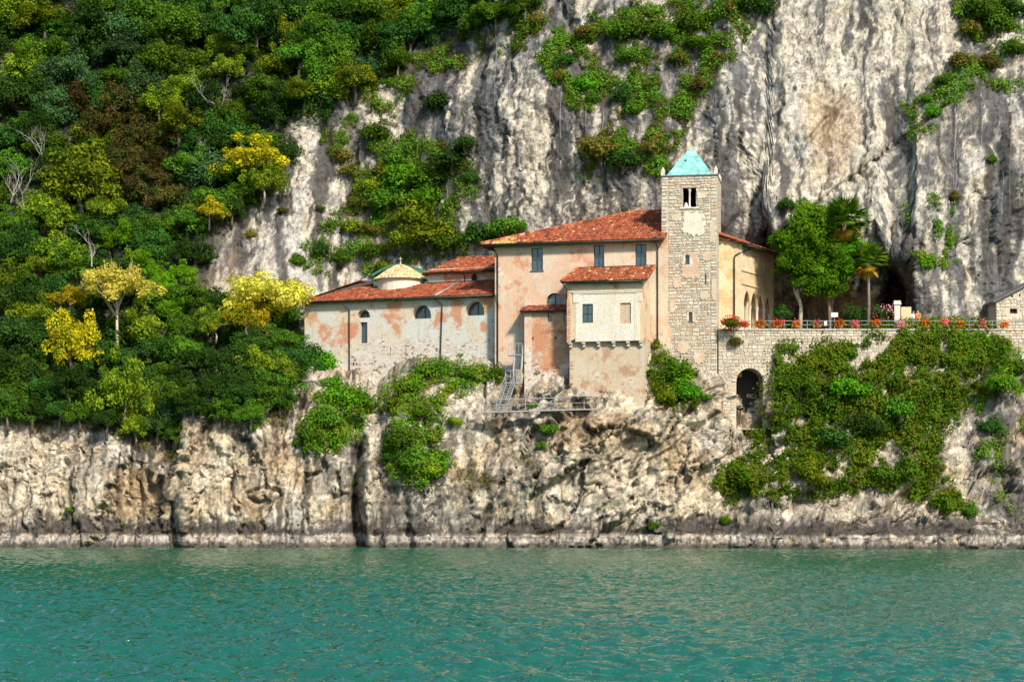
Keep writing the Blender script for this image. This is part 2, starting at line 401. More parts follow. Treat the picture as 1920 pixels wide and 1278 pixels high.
# ------------------------------------------------------------------ the cliff: one sheet of rock from below the water to above the frame
# station: photo column, shoreline depth, then (row, depth) of: lower face, its shoulder, ledge lip, ledge back, upper face low / mid, frame top, beyond
TZ = 18.8   # terrace level
ST = [
 (-260, 1.0, (900, 2.0), (830, 3.0), (790, 5.0), (730, 11), (480, 27), (240, 42), (-60, 62), (-420, 100)),
 (0,    0.6, (900, 1.4), (830, 2.2), (788, 4.0), (725, 10), (480, 25), (240, 39), (-60, 58), (-420, 96)),
 (200,  0.4, (900, 1.0), (840, 1.8), (798, 3.6), (735, 9.5), (470, 24), (230, 37), (-60, 55), (-420, 92)),
 (325,  0.5, (930, 1.4), (880, 2.0), (848, 3.6), (745, 9.5), (460, 23.5), (220, 34), (-60, 51), (-420, 88)),
 (348,  -.5, (900, -.2), (830, .3), (782, 1.8), (735, 9.5), (455, 23), (220, 33), (-60, 50), (-420, 86)),
 (470,  0.0, (890, 0.6), (820, 1.4), (770, 3.2), (690, 13), (430, 23), (225, 31), (-60, 47), (-420, 80)),
 (560,  0.0, (880, 0.9), (800, 2.2), (735, 5.5), (660, 19), (410, 23.5), (205, 29), (-60, 45), (-420, 74)),
 (640,  0.2, (880, 1.0), (800, 2.8), (728, 8.5), (620, 22), (420, 25), (200, 29), (-60, 44), (-420, 70)),
 (712,  0.2, (880, 0.8), (820, 2.8), (765, 8.5), (590, 22), (420, 25), (190, 28.5), (-60, 42), (-420, 66)),
 (760,  0.0, (880, 0.6), (790, 2.5), (712, 8.2), (570, 21), (410, 23.5), (180, 27), (-60, 38), (-420, 60)),
 (830,  0.0, (880, 0.8), (780, 2.8), (690, 7.6), (550, 20), (400, 21), (180, 23.5), (-60, 33), (-420, 52)),
 (930,  0.0, (880, 1.0), (785, 2.8), (690, 6.0), (520, 18.5), (390, 18.5), (200, 20), (-60, 26), (-420, 42)),
 (1000, -.2, (880, 0.6), (785, 1.8), (716, 3.6), (500, 17), (390, 17), (200, 18.5), (-60, 23), (-420, 38)),
 (1066, -.4, (880, -.2), (800, 0.3), (728, 2.0), (500, 16), (380, 16), (200, 17.5), (-60, 22), (-420, 36)),
 (1150, -.6, (880, -.6), (800, -.3), (722, 1.0), (500, 15), (380, 15), (200, 16.5), (-60, 21), (-420, 34)),
 (1215, -.8, (880, -.8), (780, -.4), (690, 1.2), (500, 14), (380, 14), (200, 15.5), (-60, 20), (-420, 32)),
 (1300, -1.0, (880, -.7), (790, 0.1), (712, 1.5), (560, 13), (380, 13), (200, 14.5), (-60, 19), (-420, 30)),
 (1345, -1.2, (880, -.8), (790, 0.3), (712, 1.7), (618, 12), (400, 12), (220, 13), (-60, 18), (-420, 28)),
 (1366, -1.2, (850, 1.0), (800, 2.6), (690, 3.6), (622, 12),
     (430, 12), (230, 12.5), (-60, 17), (-420, 28)),
 (1376, -1.6, (815, 2.0), (796, 5.4), (690, 5.8), (622, 12),
     (430, 12), (230, 12.5), (-60, 17), (-420, 28)),
 (1434, -3.2, (815, 1.4), (796, 5.2), (690, 5.6), (622, 15),
     (480, 14), (300, 12.0), (-60, 16.5), (-420, 28)),
 (1450, -3.6, (925, -1.0), (790, 1.6), (640, 3.0), (622, 21), (520, 19), (440, 9.5), (-60, 16), (-420, 28)),
 (1530, -4.6, (925, -1.6), (780, 1.2), (640, 3.0), (622, 20), (540, 18), (450, 8.5), (-60, 15), (-420, 27)),
 (1600, -5.0, (930, -1.8), (780, 1.0), (635, 2.8), (624, 14), (545, 12), (430, 8), (-60, 14.5), (-420, 26)),
 (1640, -5.0, (940, -1.8), (770, 1.2), (625, 2.8), (626, 15), (545, 12), (400, 7.5), (-60, 14), (-420, 26)),
 (1672, -5.0, (945, -1.8), (770, 1.2), (620, 2.8), (630, 21), (530, 20), (480, 7.5), (-60, 14), (-420, 26)),
 (1698, -5.0, (950, -1.8), (770, 1.2), (618, 2.8), (626, 18), (540, 14), (480, 6.5), (-60, 14), (-420, 26)),
 (1716, -5.0, (950, -1.8), (770, 1.2), (618, 2.8), (616, 6.6), (540, 6.0), (400, 6.0), (-60, 13.5), (-420, 25)),
 (1800, -5.2, (960, -2.2), (770, 1.2), (618, 2.8), (616, 6.2), (520, 6.2), (340, 6.5), (-60, 14), (-420, 25)),
 (1870, -5.4, (970, -2.0), (770, 1.2), (618, 2.8), (616, 6.6), (520, 7.2), (320, 7.5), (-60, 15), (-420, 26)),
 (1960, -5.6, (960, -2.0), (770, 1.4), (618, 2.8), (617, 8), (520, 8.5), (320, 8.5), (-60, 16), (-420, 28)),
 (2200, -6.0, (940, -2.0), (770, 1.4), (618, 3.0), (617, 9), (520, 9.5), (320, 9.5), (-60, 18), (-420, 30)),
]
ROWS = [3, 9, 3, 38, 38, 38, 22, 52, 80, 112, 30]
STEP = 3.0
cpx = np.arange(-260, 2200.1, STEP); NC = len(cpx)
spx = np.array([s[0] for s in ST], float)
lev_py, lev_Y, lev_Z = [], [], []
yw = np.interp(cpx, spx, [s[1] for s in ST])
levels = [(np.full(NC, -2.5), yw - 1.2), (np.full(NC, 0.0), yw), (np.full(NC, 1.0), yw + 0.12), (np.full(NC, 1.18), yw + 0.5)]
for k in range(2, 10):
    py = np.interp(cpx, spx, [s[k][0] for s in ST]); Y = np.interp(cpx, spx, [s[k][1] for s in ST])
    levels.append((CZ + (HY - py) * (D + Y) / F, Y))
AMP = [0.6, 0.6, 0.55, 0.55, 1.0, 1.0, 0.55, 0.3, 0.9, 1.0, 1.0, 1.0]
zr, yr, ar, lr = [], [], [], []
for k, nr in enumerate(ROWS):
    for i in range(nr + (1 if k == len(ROWS) - 1 else 0)):
        t = i / nr
        z = levels[k][0] * (1 - t) + levels[k + 1][0] * t; y = levels[k][1] * (1 - t) + levels[k + 1][1] * t
        zr.append(z); yr.append(y); ar.append(AMP[k] * (1 - t) + AMP[k + 1] * t); lr.append(k + t)
Zg = np.array(zr); Yg = np.array(yr); NR = len(Zg)
Lg = np.repeat(np.array(lr)[:, None], NC, 1); Ag = np.repeat(np.array(ar)[:, None], NC, 1)
# round the kinks between levels
for _ in range(3):
    for G in (Yg, Zg):
        G[18:-1] = (G[17:-2] + 2 * G[18:-1] + G[19:]) / 4
PXg = np.repeat(cpx[None, :], NR, 0)
Xg = (PXg - 960) * (D + Yg) / F
terr = (PXg > 1350) & (Lg > 5.55) & (Lg < 7.15)
Ag = np.where(terr, 0.12, Ag)
PYg = HY - (Zg - CZ) * F / (D + Yg)
P = np.stack([Xg, Yg, Zg], -1)
du = np.gradient(P, axis=1); dv = np.gradient(P, axis=0)
Nm = np.cross(du, dv); Nm /= np.linalg.norm(Nm, axis=-1)[..., None] + 1e-9
Nm = np.where(Nm[..., 1:2] > 0, -Nm, Nm)     # towards the lake
Nm[..., 1] -= 0.5; Nm /= np.linalg.norm(Nm, axis=-1)[..., None]
p = P.reshape(-1, 3); px = PXg.ravel(); py = PYg.ravel(); lv = Lg.ravel(); am = Ag.ravel()
upper = sstep(6.7, 7.3, lv)
lower = 1 - upper
diag = sstep(820, 1000, px) * lower                  # tilted beds under the house and to the right
rib = lower * (1 - sstep(700, 900, px))              # upright ribs on the left
warp = np.stack([fbm(p * 0.35 + 3, 3), fbm(p * 0.35 + 50, 3), fbm(p * 0.35 + 90, 3)], 1)
q = p + warp * 1.2
ca, sa = math.cos(0.75), math.sin(0.75)
qx = q[:, 0] * ca + q[:, 2] * sa; qz = -q[:, 0] * sa + q[:, 2] * ca       # along / across the tilted beds
qd = np.stack([qx * 0.28, q[:, 1] * 0.6, qz * 1.05], 1)
qv = np.stack([q[:, 0] * 0.75, q[:, 1] * 0.4, q[:, 2] * 0.10], 1)          # upright flutes
def zs(x): return np.clip((x - x.mean()) / x.std(), -3, 3)
# fracture slabs: upright on the left and above, tilted beds below the house and on the right
q = q + np.stack([fbm(p * 1.6 + 611, 3), fbm(p * 1.6 + 622, 3), fbm(p * 1.6 + 633, 3)], 1) * 0.45
qU = np.stack([q[:, 0] * 0.34, q[:, 1] * 0.25, q[:, 2] * np.where(lower > .5, 0.075, 0.10)], 1); qD = np.stack([qx * 0.17, q[:, 1] * 0.3, qz * 0.46], 1)
fu, eu, ru = facets(qU, 1.1); fd, ed, rd_ = facets(qD, 1.1)
dm = diag > 0.5
fa = np.where(dm, fd, fu); ea = np.where(dm, ed, eu)
fu2, eu2, ru2 = facets(qU * 2.9 + 5, 1.1); fd2, ed2, rd2 = facets(qD * 2.6 + 5, 1.1)
fb = np.where(dm, fd2, fu2); eb = np.where(dm, ed2, eu2); rb = np.where(dm, rd2, ru2)
fc, ec, rc = facets(q * np.array([2.6, 1.8, 1.9]))
big = zs(fbm(p * 0.09 + 7, 3))
med = zs(fbm(q * np.array([0.5, 0.5, 0.36]), 5, 0.55))
flute = zs(ridged(qv, 4)); bed = zs(ridged(qd, 5, 0.55))
disp = big * (0.30 * lower + 0.38 * upper) + zs(fa) * (0.46 * lower + 0.20 * upper) + med * (0.045 * lower + 0.05 * upper) + zs(fb) * (0.10 * lower + 0.06 * upper) + zs(fc) * (0.025 * lower + 0.015 * upper)
disp += flute * (0.07 * upper + 0.20 * rib + 0.06 * diag) + bed * 0.14 * diag
smooth_up = upper * sstep(1000, 1250, px) * (1 - sstep(1650, 1800, px)) * (1 - sstep(330, 420, py))
disp *= 1 - 0.35 * smooth_up
disp -= np.clip(1 - eb / 0.06, 0, 1) * (0.10 * lower + 0.03 * upper) + np.clip(1 - ea / 0.035, 0, 1) * (0.45 * lower + 0.2 * upper)
def gauss(x, c, w): return np.exp(-((x - c) / w) ** 2)
crk = 3.2 * gauss(px + 6 * np.sin(py / 45.0), 668, 13) * sstep(770, 850, py) * lower
crk += 1.2 * gauss(px + 5 * np.sin(py / 30.0), 338, 7) * sstep(800, 850, py) * lower
crk += 1.0 * gauss(px + (py - 900) * 0.12, 262, 7) * sstep(860, 900, py) * lower
crk += 0.9 * gauss(px + (py - 900) * 0.35, 935, 8) * sstep(940, 960, py) * lower
crk += 1.0 * gauss(px - (py - 760) * 0.10, 742, 8) * sstep(880, 930, py) * lower
crk += 0.8 * gauss(px + (py - 300) * 0.9, 1480, 7) * sstep(130, 200, py) * (1 - sstep(420, 470, py)) * upper
crk += 0.9 * gauss(px + (py - 300) * 1.25, 1640, 6) * sstep(150, 230, py) * (1 - sstep(430, 470, py)) * upper
crk += 1.0 * gauss(px, 920, 6) * sstep(380, 400, py) * (1 - sstep(450, 470, py)) * upper
groove = zs(ridged(np.stack([p[:, 0] * 0.16 + warp[:, 0] * 0.5, p[:, 1] * 0.1, p[:, 2] * 0.03 + 5], 1), 2))
crk += sstep(1.3, 1.8, groove) * (0.9 * rib + 0.2 * upper) * am * (lv > 3)
crk -= sstep(-0.6, -1.6, groove) * 0.7 * rib * am * (lv > 3)
slab = zs(ridged(np.stack([qx * 0.05 + 9, q[:, 1] * 0.1, qz * 0.30], 1), 2))
crk += sstep(0.8, 1.6, slab) * 0.8 * diag * am * (lv > 3)
P2 = p + Nm.reshape(-1, 3) * ((disp * am)[:, None])
P2[:, 1] += crk
# small sideways jitter breaks the even grid
P2[:, 0] += fbm(p * 1.3 + 200, 3) * 0.25 * am; P2[:, 2] += fbm(p * 1.3 + 300, 3) * 0.25 * am * (lv > 3.05)
# ---- colours of the stone, with cave shade painted in
def blot(cx, cy, rx, ry, soft=0.6):
    d = np.sqrt(((px - cx) / rx) ** 2 + ((py - cy) / ry) ** 2) + blotn * 0.55
    return 1 - sstep(1 - soft, 1 + soft * 0.4, d)
blotn = zs(fbm(p * 0.35 + 400, 5, 0.6)) * 0.45
mask_n = zs(fbm(q * 0.16 + 30, 5, 0.58))
str_n = zs(fbm(np.stack([p[:, 0] * 0.6 + warp[:, 0] * 0.7, p[:, 1] * 0.2, p[:, 2] * 0.035], 1) + 11, 5, 0.62))   # water runs
str_2 = zs(fbm(np.stack([p[:, 0] * 2.2 + warp[:, 0] * 1.2, p[:, 1] * 0.3, p[:, 2] * 0.09], 1) + 71, 4, 0.6))
fine = zs(fbm(q * 1.2 + 40, 5, 0.65))
cream = np.array([0.56, 0.465, 0.325]); white = np.array([0.62, 0.585, 0.50]); grey = np.array([0.075, 0.083, 0.096])
ochre = np.array([0.43, 0.27, 0.12]); darkc = np.array([0.030, 0.027, 0.025]); brown = np.array([0.15, 0.10, 0.062])
C = cream * 1.1 * np.ones((len(p), 1))
C = C * (1 - 0.75 * upper[:, None]) + np.array([0.52, 0.50, 0.455]) * 0.75 * upper[:, None]
def lay(c, f):
    global C
    f = np.clip(f, 0, 1)[:, None]; c = np.asarray(c); C = C * (1 - f) + c * f
lay(white, sstep(-0.9, 0.5, mask_n - 0.4 * str_n) * 0.9)
lay(np.array([0.43, 0.45, 0.46]), sstep(0.2, 1.2, zs(fbm(q * 0.25 + 77, 4))) * (0.45 * lower + 0.7 * upper))
lay(ochre, sstep(0.5, 1.7, zs(fbm(q * 0.4 + 130, 4))) * (0.5 * lower + 0.3 * upper))
lay(brown * 0.7, sstep(0.4, 1.3, fine + 0.4 * mask_n) * (0.22 * lower + 0.18 * upper))
fine2 = zs(fbm(q * np.array([3.2, 2, 2.2]) + 140, 3, 0.6))
lay(darkc * 1.6, sstep(1.2, 1.9, fine2 + 0.35 * mask_n) * (0.5 * lower + 0.4 * upper))
lay(white * 1.15, sstep(0.9, 1.8, -fine2 + 0.3 * mask_n) * 0.6)
GREY = [(790, 230, 160, 170, 0.85), (900, 120, 120, 90, 0.6), (690, 400, 60, 120, 0.4), (1090, 60, 110, 90, 0.55), (1250, 190, 120, 150, 0.75), (1190, 360, 110, 70, 0.5),
        (1340, 130, 90, 160, 0.5), (1800, 300, 190, 260, 0.85), (1900, 120, 130, 140, 0.7), (1760, 560, 110, 130, 0.9), (1420, 450, 70, 90, 0.85),
        (1330, 420, 60, 100, 0.5), (1860, 520, 90, 80, 0.6), (1660, 480, 60, 80, 0.5), (600, 480, 90, 60, 0.35), (450, 480, 90, 80, 0.4),
        (1880, 860, 120, 140, 0.75), (1700, 960, 160, 60, 0.45), (790, 940, 120, 90, 0.5), (150, 880, 60, 60, 0.3), (1480, 960, 120, 50, 0.5)]
for g in GREY: lay(grey * 1.15, blot(*g[:4]) * np.minimum(0.95, g[4] * 1.25) * sstep(-1.5, 0.1, str_n * 0.8 + mask_n * 0.2 + fine * 0.35))
lay(grey * 1.35, sstep(0.25, 0.6, str_n + 0.25 * fine) * upper * 0.92)
lay(grey * 0.45, sstep(0.9, 1.4, str_n + 0.35 * str_2) * upper * 0.85)
lay(darkc * 2.2, sstep(0.7, 1.15, str_n + 0.4 * str_2) * lower * (0.45 + 0.35 * rib))
lay(darkc * 1.8, sstep(0.7, 1.25, str_2 + 0.4 * str_n) * (0.85 * upper + 0.85 * rib + 0.3 * diag))
DARK = [(870, 900, 130, 120, 0.75), (770, 950, 60, 90, 0.7), (640, 880, 60, 90, 0.5), (1130, 390, 120, 60, 0.75), (1290, 330, 90, 60, 0.5), (1400, 470, 60, 60, 0.8),
        (1500, 480, 80, 60, 0.8), (330, 930, 50, 70, 0.6), (90, 985, 90, 30, 0.7), (1380, 380, 40, 70, 0.4), (1110, 820, 60, 60, 0.45), (1250, 830, 60, 90, 0.35),
        (1330, 990, 60, 50, 0.3), (1430, 980, 60, 50, 0.7), (1640, 1000, 260, 30, 0.45), (1900, 950, 80, 90, 0.7), (1690, 570, 60, 70, 0.7), (960, 780, 60, 40, 0.5), (700, 500, 80, 70, 0.5)]
for g in DARK: lay(darkc * 1.6, blot(*g[:4]) * g[4] * sstep(-0.8, 0.5, fine + 0.3 * mask_n))  # dark patches; the cave and overhang ones put shade into the rock colour
WHITE = [(960, 380, 60, 130, 0.7), (1050, 360, 50, 120, 0.5), (1560, 120, 180, 150, 0.55), (1450, 360, 120, 100, 0.65), (1600, 380, 130, 100, 0.6), (560, 290, 60, 80, 0.4),
         (60, 850, 90, 110, 0.6), (400, 900, 40, 120, 0.5), (1230, 920, 160, 120, 0.6), (720, 860, 40, 120, 0.5), (1280, 780, 80, 60, 0.4), (1600, 950, 160, 40, 0.4)]
for g in WHITE: lay(np.where(upper[:, None] > .5, white * 1.04, (cream + white) / 2 * 1.1), blot(*g[:4]) * np.minimum(1, g[4] * 1.35) * (1 - 0.92 * upper * sstep(0.15, 0.55, str_n + 0.25 * fine)) * (1 - 0.7 * lower * sstep(0.9, 1.4, str_n)) * sstep(-1.6, -0.4, -fine2 - 0.3 * fine))
OCH = [(250, 920, 60, 60, 0.5), (470, 940, 60, 70, 0.45), (1560, 230, 60, 90, 0.5), (1580, 560, 90, 60, 0.6), (1120, 800, 90, 50, 0.4), (1290, 870, 60, 60, 0.4), (420, 560, 50, 60, 0.3)]
for g in OCH: lay(ochre, blot(*g[:4]) * g[4])
crackm = np.clip(1 - eb / 0.07, 0, 1) * 0.7 + np.clip(1 - ea / 0.03, 0, 1) * 0.8 + np.clip(1 - ec / 0.08, 0, 1) * 0.2
lay(darkc * 1.2, crackm * sstep(-0.5, 0.9, fine + 0.5 * med) * (lower + 0.7 * upper))
lay(brown * 0.9, sstep(0.6, 0.85, rb) * 0.25 * lower)
lay(white * 1.1, sstep(0.45, 0.15, 1 - rb) * 0.0)
# forest soil behind the trees
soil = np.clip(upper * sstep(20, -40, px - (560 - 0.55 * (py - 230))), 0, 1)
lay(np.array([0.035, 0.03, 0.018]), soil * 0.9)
# high-water marks: bleached band on the shore, black algae above, brown below
Zv = P2[:, 2]; zn = Zv + fine * 0.05
lay(np.array([0.46, 0.42, 0.40]), (1 - sstep(0.9, 1.08, zn)) * 0.85 * sstep(-1.6, 0.6, fine - 0.3 * str_2))
lay(darkc * 2, (1 - sstep(0.9, 1.05, zn)) * sstep(0.5, 1.4, str_2 + 0.5 * fine) * 0.75)
lay(darkc * 0.9, sstep(1.0, 1.15, zn) * (1 - sstep(1.5, 2.3, Zv + mask_n * 0.35 + fine * 0.3 - 0.4 * np.maximum(str_2, 0))) * 0.94)
lay(np.array([0.03, 0.022, 0.016]), (1 - sstep(0.2, 0.6, zn + 0.15 * str_2)) * 0.9)
V3 = P2.reshape(NR, NC, 3)
idx = np.arange(NR * NC).reshape(NR, NC)
Q4 = np.stack([idx[:-1, :-1], idx[:-1, 1:], idx[1:, 1:], idx[1:, :-1]], -1).reshape(-1, 4)
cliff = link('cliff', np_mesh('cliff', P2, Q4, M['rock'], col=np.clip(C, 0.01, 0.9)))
cliff['kind'] = 'structure'

# ---- where does a line of sight meet the rock: used to stand plants and cables on the real surface
CELL = 4.0; GW, GH = int(2600 / CELL), int(1900 / CELL)
vpx = 960 + P2[:, 0] * F / (D + P2[:, 1]); vpy = HY - (P2[:, 2] - CZ) * F / (D + P2[:, 1])
ii = ((vpx + 300) / CELL).astype(int); jj = ((vpy + 700) / CELL).astype(int)
ok = (ii >= 0) & (ii < GW) & (jj >= 0) & (jj < GH)
dep = np.full((GH, GW), 1e6); np.minimum.at(dep, (jj[ok], ii[ok]), P2[ok, 1])
for _ in range(6):
    bad = dep > 1e5; nb = dep.copy()
    for a, b_ in ((1, 0), (-1, 0), (0, 1), (0, -1)): nb = np.minimum(nb, np.roll(np.roll(dep, a, 0), b_, 1))
    dep = np.where(bad, nb, dep)
def surfY(px, py):
    i = min(max(int((px + 300) / CELL), 0), GW - 1); j = min(max(int((py + 700) / CELL), 0), GH - 1)
    y = dep[j, i]; return float(y) if y < 1e5 else 30.0
def on_rock(px, py, out=0.0): return at(px, py, surfY(px, py) - out)
def in_poly(x, y, poly):
    x = np.asarray(x); y = np.asarray(y); c = np.zeros(x.shape, bool); j = len(poly) - 1
    for i in range(len(poly)):
        xi, yi = poly[i]; xj, yj = poly[j]
        c ^= ((yi > y) != (yj > y)) & (x < (xj - xi) * (y - yi) / (yj - yi + 1e-12) + xi); j = i
    return c

# ------------------------------------------------------------------ the lake
wm, n, l, b, o = mat_new('lake_water')
b.inputs['Base Color'].default_value = (0.0, 0.085, 0.042, 1); b.inputs['Roughness'].default_value = 0.03
b.inputs['IOR'].default_value = 2.3; b.inputs['Specular IOR Level'].default_value = 0.5
wv1 = N(n, l, 'TexNoise', {'Vector': pos_scaled(n, l, (1.0, 1.7, 1)), 'Scale': 4.6, 'Detail': 2.0, 'Roughness': 0.5})
bump(n, l, b, wv1.outputs[0], 1.0, 0.08)
ys = [-172.0]
while ys[-1] < 10: ys.append(ys[-1] + (0.6 if ys[-1] < -140 else 0.04 + (ys[-1] + D) * 0.0013))
ys = np.array(ys); fr_ = np.linspace(-1, 1, 760)
hw = np.maximum(12.0, (ys + D) * 0.40 + 4)
XX = fr_[None, :] * hw[:, None]; YY = np.repeat(ys[:, None], 760, 1)
pw = np.stack([XX.ravel(), YY.ravel(), np.zeros(XX.size)], 1)
patch_w = (0.95 + 1.1 * fbm(pw * np.array([0.035, 0.02, 1]) + 5, 3)) * (1 - 0.65 * sstep(-100, -15, pw[:, 1])) * (1.4 - 0.5 * sstep(-20, 12, pw[:, 0]))
hz = fbm(pw * np.array([0.35, 0.6, 1]) + 1, 2, 0.5) * 0.18 + pnoise(pw * np.array([0.9, 2.0, 1]) + 8) * 0.13 + pnoise(pw * np.array([1.9, 3.6, 1]) + 20) * 0.085
pw[:, 2] = hz * patch_w
wi = np.arange(XX.size).reshape(XX.shape)
WQ = np.stack([wi[:-1, :-1], wi[:-1, 1:], wi[1:, 1:], wi[1:, :-1]], -1).reshape(-1, 4)
lake = link('lake_water', np_mesh('lake_water', pw, WQ, wm, smooth=True)); lake['kind'] = 'structure'
# the rest of the lake, a plain sheet just under the wavelets of the near water
ob = MB(); ob.quad((-1500, -1800, -0.35), (1500, -1800, -0.35), (1500, 12, -0.35), (-1500, 12, -0.35))
open_lake = ob.build('open_lake', wm); open_lake['kind'] = 'structure'
# ------------------------------------------------------------------ building helpers
class Fr:
    """a facade: origin on its foot line, local x along it (to the right), local y into the building, z = world height"""
    def __init__(s, px, Y, deg):
        s.O = at(px, HY, Y); s.O.z = 0; a = rad(deg)
        s.t = Vector((math.cos(a), -math.sin(a), 0)); s.n = Vector((math.sin(a), math.cos(a), 0))
    def W(s, x, y, z): return s.O + s.t * x + s.n * y + Vector((0, 0, z))
    def loc(s, px, py, off=0.0):
        o = s.O + s.n * off; d = Vector(((px - 960) / F, 1.0, (HY - py) / F)); c = Vector((0, -D, CZ))
        k = (o - c).dot(s.n) / d.dot(s.n); w = c + d * k
        return (w - s.O).dot(s.t), w.z
    def sub(s, off):
        f = Fr.__new__(Fr); f.O = s.O + s.n * off; f.t = s.t; f.n = s.n; return f
def rect_hole(fr, px0, px1, py0, py1):
    x0, z1 = fr.loc(px0, (py0)); x1, z0 = fr.loc(px1, py1)
    return [(x0, z0), (x1, z0), (x1, z1), (x0, z1)]
def arch_hole(x0, x1, z0, zs_, n=10, pointed=0.0):
    """arched opening: springs at zs_, round head (pointed > 0 lifts the crown)"""
    r = (x1 - x0) / 2; c = (x0 + x1) / 2
    pts = [(x0, z0), (x1, z0)]
    for i in range(n + 1):
        a = math.pi * i / n
        pts.append((c + r * math.cos(a), zs_ + r * math.sin(a) * (1 + pointed * math.sin(a) ** 3)))
    return pts
def facade(mb, fr, outer, holes=(), depth=0.35, mi=0, y=0.0):
    polys = [[Vector((x, z, 0)) for x, z in outer]] + [[Vector((x, z, 0)) for x, z in h] for h in holes]
    tri = tessellate_polygon(polys)
    flat = [p for poly in polys for p in poly]
    mb.add([fr.W(p.x, y, p.y) for p in flat], [tuple(t) for t in tri], mi)
    for h in holes:
        for i in range(len(h)):
            a, b = h[i], h[(i + 1) % len(h)]
            mb.quad(fr.W(a[0], y, a[1]), fr.W(b[0], y, b[1]), fr.W(b[0], y + depth, b[1]), fr.W(a[0], y + depth, a[1]), mi)
def shell(mb, fr, x0, x1, y0, y1, z0, z1, front=False, mi=0):
    """the other walls of a block"""
    c = [(x0, y0), (x1, y0), (x1, y1), (x0, y1)]
    for i in range(4):
        if i == 0 and not front: continue
        a, b = c[i], c[(i + 1) % 4]
        mb.quad(fr.W(a[0], a[1], z0), fr.W(b[0], b[1], z0), fr.W(b[0], b[1], z1), fr.W(a[0], a[1], z1), mi)
    mb.quad(*[fr.W(x, y, z1 - 0.02) for x, y in c], mi)
def lbox(mb, fr, x0, x1, y0, y1, z0, z1, mi=0, tint=None):
    mb.hexa([fr.W(x0, y0, z0), fr.W(x1, y0, z0), fr.W(x1, y1, z0), fr.W(x0, y1, z0), fr.W(x0, y0, z1), fr.W(x1, y0, z1), fr.W(x1, y1, z1), fr.W(x0, y1, z1)], mi, tint)
def window(fr, hole, parent, depth, nx=2, ny=2, bar=0.05, name='window'):
    """rectangular casement: the frame is the part, each pane a sub-part"""
    x0, z0 = hole[0]; x1, z1 = hole[2]
    mb = MB(); y = depth - 0.10
    lbox(mb, fr, x0, x0 + bar, y, y + 0.07, z0, z1); lbox(mb, fr, x1 - bar, x1, y, y + 0.07, z0, z1)
    lbox(mb, fr, x0 + bar, x1 - bar, y, y + 0.07, z0, z0 + bar); lbox(mb, fr, x0 + bar, x1 - bar, y, y + 0.07, z1 - bar, z1)
    for i in range(1, nx):
        xm = x0 + (x1 - x0) * i / nx; lbox(mb, fr, xm - bar * 0.6, xm + bar * 0.6, y - 0.01, y + 0.06, z0 + bar, z1 - bar)
    for j in range(1, ny):
        zm = z0 + (z1 - z0) * j / ny; lbox(mb, fr, x0 + bar, x1 - bar, y + 0.005, y + 0.055, zm - bar * 0.5, zm + bar * 0.5)
    w = mb.build(name, M['frame'], parent)
    for i in range(nx):
        for j in range(ny):
            p = MB(); a0 = x0 + (x1 - x0) * i / nx; a1 = x0 + (x1 - x0) * (i + 1) / nx; c0 = z0 + (z1 - z0) * j / ny; c1 = z0 + (z1 - z0) * (j + 1) / ny
            lbox(p, fr, a0, a1, y + 0.07, y + 0.085, c0, c1); p.build('pane', M['glass'], w)
    return w
def sill(fr, hole, parent, m, ov=0.08, h=0.09, out=0.08):
    mb = MB(); x0, z0 = hole[0]; x1 = hole[1][0]; lbox(mb, fr, x0 - ov, x1 + ov, -out, 0.12, z0 - h, z0 + 0.01); return mb.build('sill', m, parent)
def arch_glass(fr, hole, parent, depth, name='arched_window'):
    mb = MB(); k = len(hole)
    y = depth - 0.08
    cx = sum(p[0] for p in hole) / k; cz = (hole[0][1] + max(p[1] for p in hole)) / 2
    inn = [(cx + (x - cx) * 0.90, cz + (z - cz) * 0.90) for x, z in hole]
    for i in range(k):
        a, b, c, d = hole[i], hole[(i + 1) % k], inn[(i + 1) % k], inn[i]
        mb.hexa([fr.W(a[0], y, a[1]), fr.W(b[0], y, b[1]), fr.W(c[0], y, c[1]), fr.W(d[0], y, d[1])] + [fr.W(q_[0], y + 0.07, q_[1]) for q_ in (a, b, c, d)])
    zt = max(p[1] for p in hole)
    lbox(mb, fr, cx - 0.03, cx + 0.03, y - 0.005, y + 0.06, hole[0][1] + 0.02, zt - 0.02)
    w = mb.build(name, M['frame'], parent)
    for sgn in (0, 1):
        p = MB(); pts = [q_ for q_ in hole if (q_[0] >= cx - 1e-6) == bool(sgn)]
        pts = ([(cx, hole[0][1])] + pts + [(cx, zt)]) if sgn else ([(cx, zt)] + pts[1:] + [pts[0], (cx, hole[0][1])])
        p.add([fr.W(x, y + 0.075, z) for x, z in pts] + [fr.W(x, y + 0.085, z) for x, z in pts],
              [tuple(range(len(pts)))] + [tuple(range(2 * len(pts) - 1, len(pts) - 1, -1))])
        p.build('pane', M['glass'], w)
    return w
def downpipe(pts, parent, r=0.055, m='pipe', name='downpipe'):
    mb = MB(); mb.tube(pts, r, 8); o = mb.build(name, M[m], parent, smooth=True)
    k = MB(); a = Vector(pts[-2]); b_ = Vector(pts[-1]); L = (b_ - a).length; i = 1.0
    while i < L:
        c = a + (b_ - a) * (i / L); k.tube([c - Vector((0, 0, 0.03)), c + Vector((0, 0, 0.03))], r * 1.35, 8); break
    if k.v: k.build('pipe_bracket', M[m], o)
    return o

